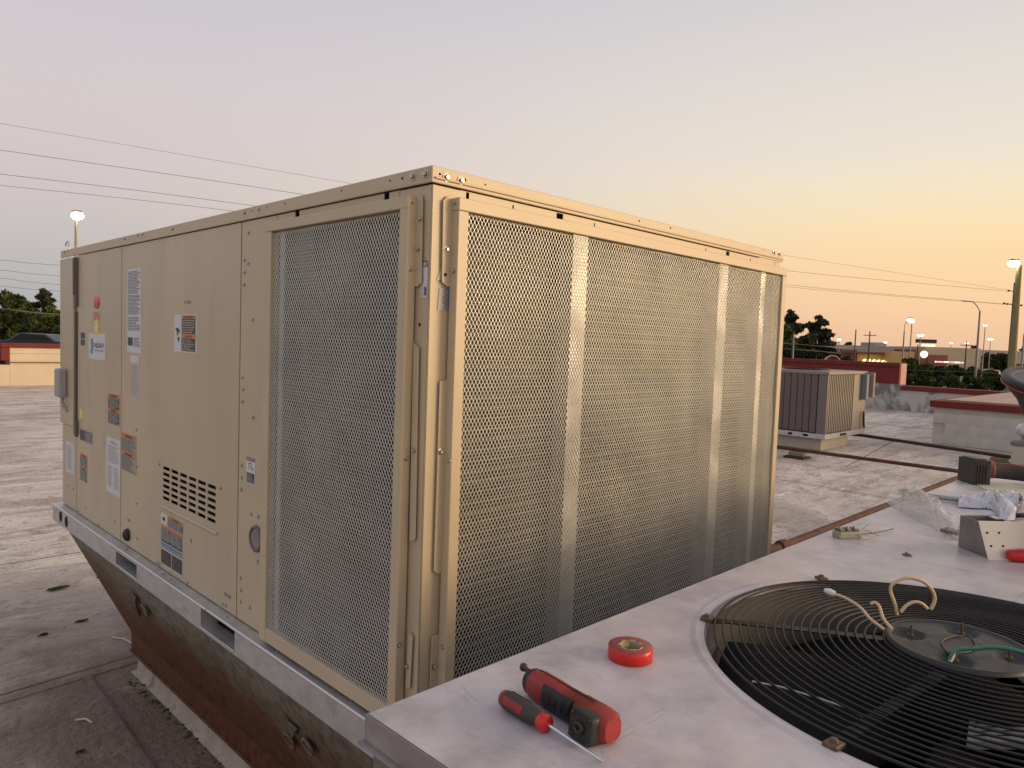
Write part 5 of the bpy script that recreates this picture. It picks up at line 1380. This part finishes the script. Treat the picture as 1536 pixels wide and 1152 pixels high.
facade('grey_wall', 1252, 1392, 517, 250, GZ, 40, GR, P3)
facade('roof_step', 1312, 1330, 513.5, 252, 3.8, 10, GR, P3)
facade('pale_bay', 1318, 1345, 523, 246, GZ, 3, BG_, P3)
P4 = empty('warehouse_building', D(1500, 535, 260), 'pale flat roofed building behind the trees at the far right', 'building')
facade('pale_wall', 1466, 1640, 524.5, 262, GZ, 30, mat('pale_render', (.44, .40, .36), rough=.8), P4)
P5 = empty('brick_building', D(1490, 550, 210), 'low red brick wall building under the trees right of the beige store', 'building')
facade('brick_wall', 1471, 1590, 544, 215, GZ, 10, BR, P5)
facade('pale_fascia', 1471, 1590, 539.5, 214.5, 1.0, 10, mat('pale_render', (.44, .40, .36)), P5, ztop=1.5)
# small roof bits with red arch
c = D(1248, 546, 60); RA = MB(); RA.lathe([(.72, -.1), (.72, .1), (.64, .1), (.64, -.1), (.72, -.1)], 16, 1, frame(c, rt) @ Matrix.Rotation(PI / 2, 4, 'X'), 0, PI); RA.lathe([(0, -.04), (.63, -.04)], 16, 0, frame(c, rt) @ Matrix.Rotation(PI / 2, 4, 'X'), 0, PI)
RA.tube([c, Vector((c.x, c.y, GZ))], .2, 8, 0)
tag(RA.build('arched_sign', [M_COPING, BG_]), 'small red arched sign rising behind the parapet at the pines', 'sign')

# ------------------------------------------------------------------ poles, lamps, wires
M_STEEL = mat('pole_steel', (.22, .21, .20), (.28, .27, .25), 2, rough=.5, metal=.3)
M_POLEY = mat('lit_concrete_pole', (.36, .32, .18), (.42, .38, .22), 3, rough=.7)


def ground_under(p): return Vector((p.x, p.y, GZ - .2))


def pole(px_top, dist, r, label_, arm=None, lit=None, name='street_lamp', cat='street lamp', group=None, matl=None, head=(.45, .12)):
    tpt = D(px_top[0], px_top[1], dist); o = empty(name, (tpt.x, tpt.y, GZ), label_, cat, group)
    m = MB(); m.tube([Vector((tpt.x, tpt.y, GZ - .2)), Vector((tpt.x, tpt.y, (tpt.z + GZ) / 2)), tpt], [r * 1.25, r * 1.1, r * .8], 10); m.build('pole', matl or M_STEEL, o)
    if arm:
        P = smooth_pts([tpt] + [D(x, y, dist) for x, y in arm], 4); m = MB(); m.tube(P, r * .45, 8); m.build('arm', matl or M_STEEL, o); end = P[-1]
    else: end = tpt
    if lit is not None:
        m = MB(); L_, H_ = head; m.loft([(-L_ * .8, .2 * L_, .2 * H_, 2.4, 0, 0), (-L_ * .4, .4 * L_, .5 * H_, 2.4, 0, 0), (L_ * .5, .4 * L_, .5 * H_, 2.4, 0, 0), (L_ * .8, .2 * L_, .2 * H_, 2.4, 0, 0)], 14, 0, frame(end + Vector((0, 0, H_ * .6)), rt)); m.build('lamp_head', matl or M_STEEL, o)
        if lit: m = MB(); m.loft([(-L_ * .85, .2 * L_, .4 * H_, 2, 0, 0), (-L_ * .5, .5 * L_, 1.0 * H_, 2, 0, 0), (0, .6 * L_, 1.25 * H_, 2, 0, 0), (L_ * .5, .5 * L_, 1.0 * H_, 2, 0, 0), (L_ * .85, .2 * L_, .4 * H_, 2, 0, 0)], 14, 0, frame(end - Vector((0, 0, H_ * .55)), rt)); m.build('lamp_lens', lit, o)
    return o


pole((114, 326), 27, .055, 'bright lamp on a slim pole behind the far left end of the big unit', arm=[(116, 321)], lit=G_LMP, matl=M_POLEY, head=(.26, .12))
pw = pole((1529, 398), 40, .17, 'thick wooden pole with a bright lamp at the right edge', arm=[(1526, 394), (1521, 393)], lit=G_LMP, matl=mat('wood_pole', (.23, .19, .09), (.30, .25, .13), 3, rough=.85, stretch=(8, 8, .4)), head=(.36, .15))
po = pole((1523, 424), 44, .10, 'dark utility pole with insulators just behind the thick wooden pole', name='utility_pole', cat='utility pole', matl=mat('dark_pole', (.09, .07, .05), rough=.9))
for (x_, y_) in ((1513, 436), (1506, 455), (1511, 456), (1532, 458)):
    e1 = D(1521.5, y_ + 1.5, 44); e2 = D(x_, y_, 44); m = MB(); m.tube([e1, e2], .02, 6); m.lathe([(0, -.06), (.06, -.04), (.07, .03), (0, .07)], 10, 0, Matrix.Translation(e2)); m.build('insulator', MATS['dark_pole'], po)
pole((1470, 467), 112, .16, 'tall unlit street lamp with a long arm reaching left', arm=[(1466, 460), (1459, 453), (1446, 452)], lit=False, head=(.5, .12))
pole((1356.5, 497), 125, .13, 'lit street lamp with a curved arm right of the ochre shop', arm=[(1357, 488), (1361, 482), (1366, 479)], lit=G_LMP2, head=(.7, .25))
pole((1368, 482), 150, .12, 'slim lit lamp pole just right of the curved street lamp', lit=G_LMP2, head=(.5, .2))
for k, (x_, y_, d_, lb, w) in enumerate([(1381, 502, 170, 'car park lamp above the entrance of the beige store', 1.1), (1478, 487, 160, 'tall car park lamp just right of the long-armed street lamp', .6), (1486, 508, 190, 'car park lamp over the far right trees', 1.1),
                                         (1328, 513, 230, 'tiny lit lamp above the ochre shop roof', .7), (1427, 514, 240, 'tiny lit lamp above the beige store roof, left one', .7), (1450, 514, 236, 'lamp mast with a crossbar above the beige store roof', .7), (1259, 508, 120, 'lit lamp pole right beside the pines', .35)]):
    pole((x_, y_), d_, .10, lb, lit=G_LMP2, group='car park lamps', head=(w * .8, .22))
pole((1191, 500), 70, .09, 'grey steel pole in front of the dark trees', lit=None, name='steel_pole', cat='pole')
for k, (x_, y_, lb) in enumerate([(1284, 494, 'slim utility pole between the pines and the ochre signs'), (1305, 497, 'utility pole with a crossarm above the ochre shop'), (1450, 512, 'far utility pole with crossarm over the beige store'), (1377, 517, 'short pole in front of the store entrance')]):
    tp = D(x_, y_, 140); o = pole((x_, y_), 140, .12, lb, name='utility_pole', cat='utility pole', group='far utility poles', matl=MATS['dark_pole'])
    if k in (1, 2): m = MB(); ca = D(x_, y_ + 6, 139.8); m.box((-1.2, -.08, -.07), (1.2, .08, .07), 0, frame(ca, rt)); m.build('crossarm', MATS['dark_pole'], o)
pole((1536, 502), 90, .1, 'curved lamp pole half cut by the right edge', arm=[(1538, 495), (1543, 490)], lit=False, head=(.4, .1))
# diamond road sign and utility cabinet
c = D(1475, 575, 112); SG = empty('road_sign', (c.x, c.y, GZ), 'pale yellow diamond road sign beside the tall street lamp', 'sign')
m = MB(); Fs = frame(c, rt); m.prism([Fs @ Vector(v) for v in ((-.68, 0, 0), (0, 0, -.8), (.68, 0, 0), (0, 0, .8))], fw2 * .03); m.build('sign_plate', mat('sign_yellow_paint', (.78, .62, .30), rough=.5), SG)
m = MB(); m.prism([Fs @ Vector(v) - fw2 * .012 for v in ((-.06, 0, -.35), (.06, 0, -.35), (.12, 0, .05), (.22, 0, .05), (.02, 0, .4), (-.16, 0, .05), (-.05, 0, .05))], fw2 * .008); m.build('arrow', M_BLACKP, SG)
m = MB(); m.tube([Vector((c.x, c.y, GZ)) + fw2 * .06, c + fw2 * .06], .04, 6); m.build('post', M_STEEL, SG)
c = Z(1457, 583, GZ); m = MB(); m.box((-.8, -.5, 0), (.8, .5, 1.0), 0, Matrix.Translation(c)); m.box((-.86, -.56, 1.0), (.86, .56, 1.08), 0, Matrix.Translation(c)); tag(m.build('utility_cabinet', mat('cabinet_grey', (.30, .32, .32), rough=.6), None, .02), 'grey utility cabinet at the foot of the tall street lamp', 'cabinet')


def span(P, r, label_, n=6, group='overhead wires'):
    pts = smooth_pts([D(*p) for p in P], n); m = MB(); m.tube(pts, r, 6); tag(m.build('power_line', mat('wire_black', (.12, .11, .11), rough=.6)), label_, 'power line', group)


span([(-200, 150, 26), (0, 185, 28), (525, 275, 32), (900, 340, 37), (1170, 382, 41), (1518, 436, 44)], .006, 'highest power line crossing the sky at the left')
span([(-200, 194, 26), (0, 225, 28), (450, 291, 32), (900, 368, 37), (1170, 405, 41), (1513, 437, 44)], .009, 'second power line from the top')
span([(-200, 240, 26), (0, 261, 28), (375, 308, 31), (900, 385, 37), (1170, 426, 41), (1506, 456, 44)], .009, 'third power line from the top')
span([(-200, 258, 26), (0, 278, 28), (345, 316, 31), (900, 388, 37), (1170, 429, 41), (1511, 457, 44)], .008, 'fourth power line, close under the third')
for k, (ya, yb, lb) in enumerate([(390, 398, 'upper of the faint wires over the left trees'), (405, 414, 'second faint wire over the left trees'), (417, 427, 'third faint wire over the left trees'), (429, 437, 'fourth faint wire over the left trees'), (463, 472, 'thick dark cable in front of the left trees')]):
    span([(-150, ya - 12, 50), (0, ya, 50), (90, yb, 52), (400, yb + 20, 60)], .014 if k < 4 else .05, lb)
span([(1120, 511, 66), (1190, 516, 66), (1262, 521.5, 68), (1300, 522, 120)], .05, 'pale cable crossing in front of the pines'); span([(1120, 521, 66), (1190, 524, 66), (1262, 530, 68)], .035, 'lower cable crossing in front of the pines')
span([(1353, 555, 105), (1420, 557, 105), (1520, 561, 105)], .03, 'cable over the hedge below the store')

# ------------------------------------------------------------------ trees
def leaf_mat(name, a, b_):
    m = mat(name, a, b_, .9, rough=.75, spec=.2); return m


LM = {'dark': leaf_mat('dark_foliage', (.022, .030, .012), (.06, .072, .028)), 'mid': leaf_mat('green_foliage', (.04, .06, .016), (.085, .11, .03)), 'light': leaf_mat('light_foliage', (.08, .12, .025), (.13, .17, .045))}
BARK = mat('bark', (.05, .04, .03), (.09, .07, .05), 4, rough=.95)


def tree(base, h, rad, label_, kind='round', tone='mid', nl_=2600, leaf=.16, group=None, seed=1, name=None, cat='tree'):
    rn = np.random.default_rng(seed); rd = random.Random(seed)
    o = empty(name or ('pine_tree' if kind == 'pine' else 'leafy_tree' if kind == 'round' else 'shrub'), base, label_, cat, group)
    t = MB(); tips = []
    lean = Vector((rd.uniform(-.04, .04), rd.uniform(-.04, .04), 0))
    if kind == 'pine':
        top = base + Vector((lean.x * h, lean.y * h, h * .97)); t.tube([base, base.lerp(top, .5), top], [h * .018, h * .013, h * .004], 8)
        nb = 26
        for i in range(nb):
            f = .34 + .63 * i / nb; p = base.lerp(top, f); a = rd.uniform(0, 2 * PI); L_ = rad * (1.05 - .75 * ((f - .34) / .66) ** 1.3) * rd.uniform(.45, 1.1)
            e_ = p + Vector((math.cos(a) * L_, math.sin(a) * L_, L_ * rd.uniform(-.02, .35))); t.tube([p, p.lerp(e_, .5) + Vector((0, 0, L_ * .06)), e_], [h * .005, h * .0035, h * .0015], 5)
            tips += [(e_, rad * .26), (p.lerp(e_, .72), rad * .28), (p.lerp(e_, .45), rad * .24)]
        tips.append((top, rad * .2)); flat_ = .42
    else:
        fr_ = .35 if kind == 'round' else .08
        top = base + Vector((lean.x * h, lean.y * h, h * .75)); t.tube([base, base.lerp(top, .5), top], [h * .025, h * .018, h * .006], 8)
        for i in range(22 if kind == 'round' else 14):
            f = rd.uniform(fr_, 1.0); a = rd.uniform(0, 2 * PI); w = math.sin(PI * (.12 + .8 * (f - fr_) / (1 - fr_))) ** .7; L_ = rad * w * rd.uniform(.25, .85)
            p = base.lerp(top, f * .9); e_ = Vector((base.x + lean.x * h + math.cos(a) * L_, base.y + lean.y * h + math.sin(a) * L_, base.z + h * (f * .88 + .04)))
            t.tube([p, p.lerp(e_, .5) + Vector((0, 0, .02 * h)), e_], [h * .008, h * .005, h * .002], 5); tips.append((e_, rad * rd.uniform(.26, .42)))
        flat_ = .75
    t.build('trunk', BARK, o)
    k = len(tips); C = np.array([list(p) for p, _ in tips]); Rr = np.array([r for _, r in tips]); ids = rn.integers(0, k, nl_)
    dv_ = rn.normal(size=(nl_, 3)); dv_ /= np.linalg.norm(dv_, axis=1)[:, None]; dv_ *= (rn.random(nl_) ** .45)[:, None]
    P = C[ids] + dv_ * Rr[ids][:, None] * np.array([1, 1, flat_])
    a = rn.normal(size=(nl_, 3)); a /= np.linalg.norm(a, axis=1)[:, None]; b_ = np.cross(a, rn.normal(size=(nl_, 3))); b_ /= np.linalg.norm(b_, axis=1)[:, None]
    s_ = leaf * (.5 + rn.random(nl_))[:, None]; V = np.stack([P - a * s_, P + b_ * s_ * .45, P + a * s_, P - b_ * s_ * .45], 1).reshape(-1, 3)
    me = bpy.data.meshes.new('crown'); F = np.arange(nl_ * 4, dtype=np.int32); me.vertices.add(nl_ * 4); me.vertices.foreach_set('co', V.ravel()); me.loops.add(nl_ * 4); me.loops.foreach_set('vertex_index', F)
    me.polygons.add(nl_); me.polygons.foreach_set('loop_start', np.arange(0, nl_ * 4, 4)); me.polygons.foreach_set('loop_total', np.full(nl_, 4)); me.materials.append(LM[tone]); me.update(calc_edges=True)
    cr = bpy.data.objects.new('crown', me); COL.objects.link(cr); cr.parent = o; cr.matrix_parent_inverse = world_of(o).inverted()
    return o


def tree_px(xc, ytop, dist, wpx, gz=GZ, **kw):
    tp = D(xc, ytop, dist); base = Vector((tp.x, tp.y, gz)); return tree(base, tp.z - gz, wpx / 2 * dist / FPX, **kw)


tree_px(1188, 464, 85, 52, label_='tall broad pine at the left of the right-hand group, beside the big unit', kind='pine', tone='dark', nl_=6000, leaf=.26, seed=3, group='dark pines beyond the parapet')
tree_px(1234, 473, 82, 54, label_='tall pine with layered branches, right one of the pair', kind='pine', tone='dark', nl_=6500, leaf=.26, seed=8, group='dark pines beyond the parapet')
tree_px(1170, 488, 75, 70, label_='dense round tree in front of the left pine, touching the big unit', tone='mid', nl_=7000, leaf=.26, seed=5)
tree_px(1212, 498, 78, 46, label_='dense dark tree filling the gap between the two pines', kind='round', tone='dark', nl_=6500, leaf=.26, seed=6)
tree_px(1245, 512, 80, 44, label_='low dark tree at the right foot of the right pine', kind='round', tone='dark', nl_=5000, leaf=.26, seed=9)
tree_px(1190, 515, 72, 80, label_='wide dark bush below the pines', kind='shrub', tone='dark', nl_=8000, leaf=.28, seed=10, cat='bush', name='shrub')
tree_px(1272, 533, 110, 26, label_='low bush at the foot of the brick end of the ochre shop', kind='shrub', tone='dark', nl_=2200, leaf=.3, seed=11, cat='bush')
for k, (xc, yt, w, dd_, tn, lb) in enumerate([(1366, 538, 38, 112, 'mid', 'leftmost tree of the row below the store'), (1388, 548, 34, 110, 'mid', 'tree of the street row, under the round sign'), (1411, 551, 32, 112, 'dark', 'tree of the street row, below the coloured lights'),
                                             (1437, 548, 32, 115, 'dark', 'tree of the street row, between the lights and the tall street lamp'), (1461, 552, 26, 118, 'mid', 'tree of the street row, just left of the tall street lamp'), (1490, 556, 30, 115, 'mid', 'tree of the street row, right of the diamond sign'), (1514, 554, 26, 112, 'dark', 'rightmost tree of the street row by the wooden pole')]):
    tree_px(xc, yt, dd_, w, label_=lb, kind='round', tone=tn, nl_=3200, leaf=.30, seed=20 + k, group='street trees below the stores')
for k in range(7):
    tree_px(1366 + k * 22, 563 + k * .6, 106, 30, label_='low green hedge bush behind the red coping, ' + ('leftmost, by the salmon end panel', 'second from the left', 'third from the left', 'in the middle', 'third from the right', 'second from the right', 'rightmost, by the diamond sign')[k], kind='shrub', tone=('dark', 'mid')[k % 2], nl_=1800, leaf=.25, seed=40 + k, group='hedge bushes behind the red coping', cat='bush')
for k, (xc, yt, w, lb) in enumerate([(1452, 540, 30, 'far dark tree in front of the beige store wall'), (1485, 526, 20, 'far conical tree over the low brick building'), (1503, 532, 30, 'far round tree over the low brick building'), (1272, 512, 14, 'tiny far tree over the grey roof, left'), (1462, 518, 16, 'tiny far tree over the beige store roof'), (1540, 522, 34, 'far tree at the right edge')]):
    tree_px(xc, yt, 200 if k < 3 else 270, w, label_=lb, kind='round', tone='dark', nl_=1800, leaf=.6, seed=60 + k, group='far trees by the stores')
LG = -1.6
tree_px(33, 434, 66, 76, gz=LG, label_='broad oak left of the big unit, tallest of the left trees', tone='mid', nl_=9000, leaf=.22, seed=71)
tree_px(70, 433, 62, 46, gz=LG, label_='dark flat-topped pine beside the big unit', kind='pine', tone='dark', nl_=4200, leaf=.22, seed=72)
tree_px(84, 450, 58, 34, gz=LG, label_='light green tree touching the edge of the big unit', tone='light', nl_=4200, leaf=.2, seed=73)
for k, (xc, yt, w, tn, lb) in enumerate([(-14, 462, 60, 'dark', 'dark tree cut by the left edge'), (18, 463, 60, 'mid', 'low wide tree under the oak'), (55, 466, 50, 'mid', 'low tree under the flat-topped pine'), (92, 470, 40, 'dark', 'dark low tree partly behind the big unit')]):
    tree_px(xc, yt, 54, w, gz=LG, label_=lb, kind='shrub', tone=tn, nl_=8000, leaf=.2, seed=80 + k, group='low trees behind the cream parapet')
for k, (xc, yt, w, tn) in enumerate([(2, 484, 44, 'dark'), (34, 486, 40, 'mid'), (62, 485, 44, 'dark'), (90, 484, 40, 'mid')]):
    tree_px(xc, yt, 50, w, gz=LG, label_='clipped bush in the low row over the cream parapet, ' + ('at the left edge', 'under the oak', 'under the flat-topped pine', 'touching the big unit')[k], kind='shrub', tone=tn, nl_=3500, leaf=.16, seed=90 + k, group='bushes over the cream parapet', cat='bush')

# ------------------------------------------------------------------ parked cars
def car(xc, yroof, dist, gz, label_, paint, heading, lights=None, group=None):
    p = D(xc, yroof, dist); o = empty('parked_car', (p.x, p.y, gz), label_, 'car', group); zc = p.z - 1.42
    Fc = Matrix.Translation((p.x, p.y, zc)) @ Matrix.Rotation(heading, 4, 'Z'); m = MB()
    prof = [(-2.25, .35), (-2.28, .75), (-2.15, .92), (-1.7, .98), (-1.15, 1.36), (.45, 1.42), (1.15, .98), (2.0, .86), (2.25, .66), (2.25, .35)]
    m.prism([Fc @ Vector((x_, -.88, z_)) for x_, z_ in prof], Fc.to_3x3() @ Vector((0, 1.76, 0))); m.build('body', paint, o, .06)
    for sd in (-.885, .885):
        m = MB(); m.prism([Fc @ Vector((x_, sd, z_)) for x_, z_ in ((-1.5, .99), (-1.05, 1.31), (.38, 1.35), (.95, .99))], Fc.to_3x3() @ Vector((0, .01 * (1 if sd > 0 else -1), 0))); m.build('window', DGL, o)
        for xx in (-1.4, 1.4):
            m = MB(); m.lathe([(0, -.1), (.31, -.1), (.33, -.06), (.33, .1), (0, .1)], 18, 0, Fc @ Matrix.Translation((xx, sd * .9, .33)) @ Matrix.Rotation(PI / 2, 4, 'X')); m.build('wheel', M_RUBBER, o)
    for k, (lx, ly, mm) in enumerate(((-2.27, -.6, G_RED), (-2.27, .6, G_RED), (2.25, -.6, G_WHT), (2.25, .6, G_WHT))):
        m = MB(); m.box((lx - .03, ly - .22, .62), (lx + .03, ly + .22, .82), 0, Fc); m.build('tail_light' if lx < 0 else 'headlight', mm, o)
    return o


CARP = mat('car_dark', (.03, .032, .04), rough=.25); CARG = mat('car_grey', (.22, .22, .23), rough=.3); CARW = mat('car_white', (.6, .6, .6), rough=.3)
ha = math.atan2(-rt.y, -rt.x)
car(54, 499.5, 45.6, -1.3, 'dark car with red tail light glowing behind the cream parapet', CARP, ha)
for k, (x_, y_, pt, lb) in enumerate([(1417, 552.5, CARW, 'white car parked in front of the store, below the lights'), (1483, 553.5, CARG, 'grey car on the road right of the tall street lamp'), (1491, 555, CARW, 'white car right of the grey car on the road')]):
    c_ = D(x_, y_, 175); car(x_, y_, 175 * 1.0, GZ, lb, pt, ha + .3 * k, group='cars by the stores')
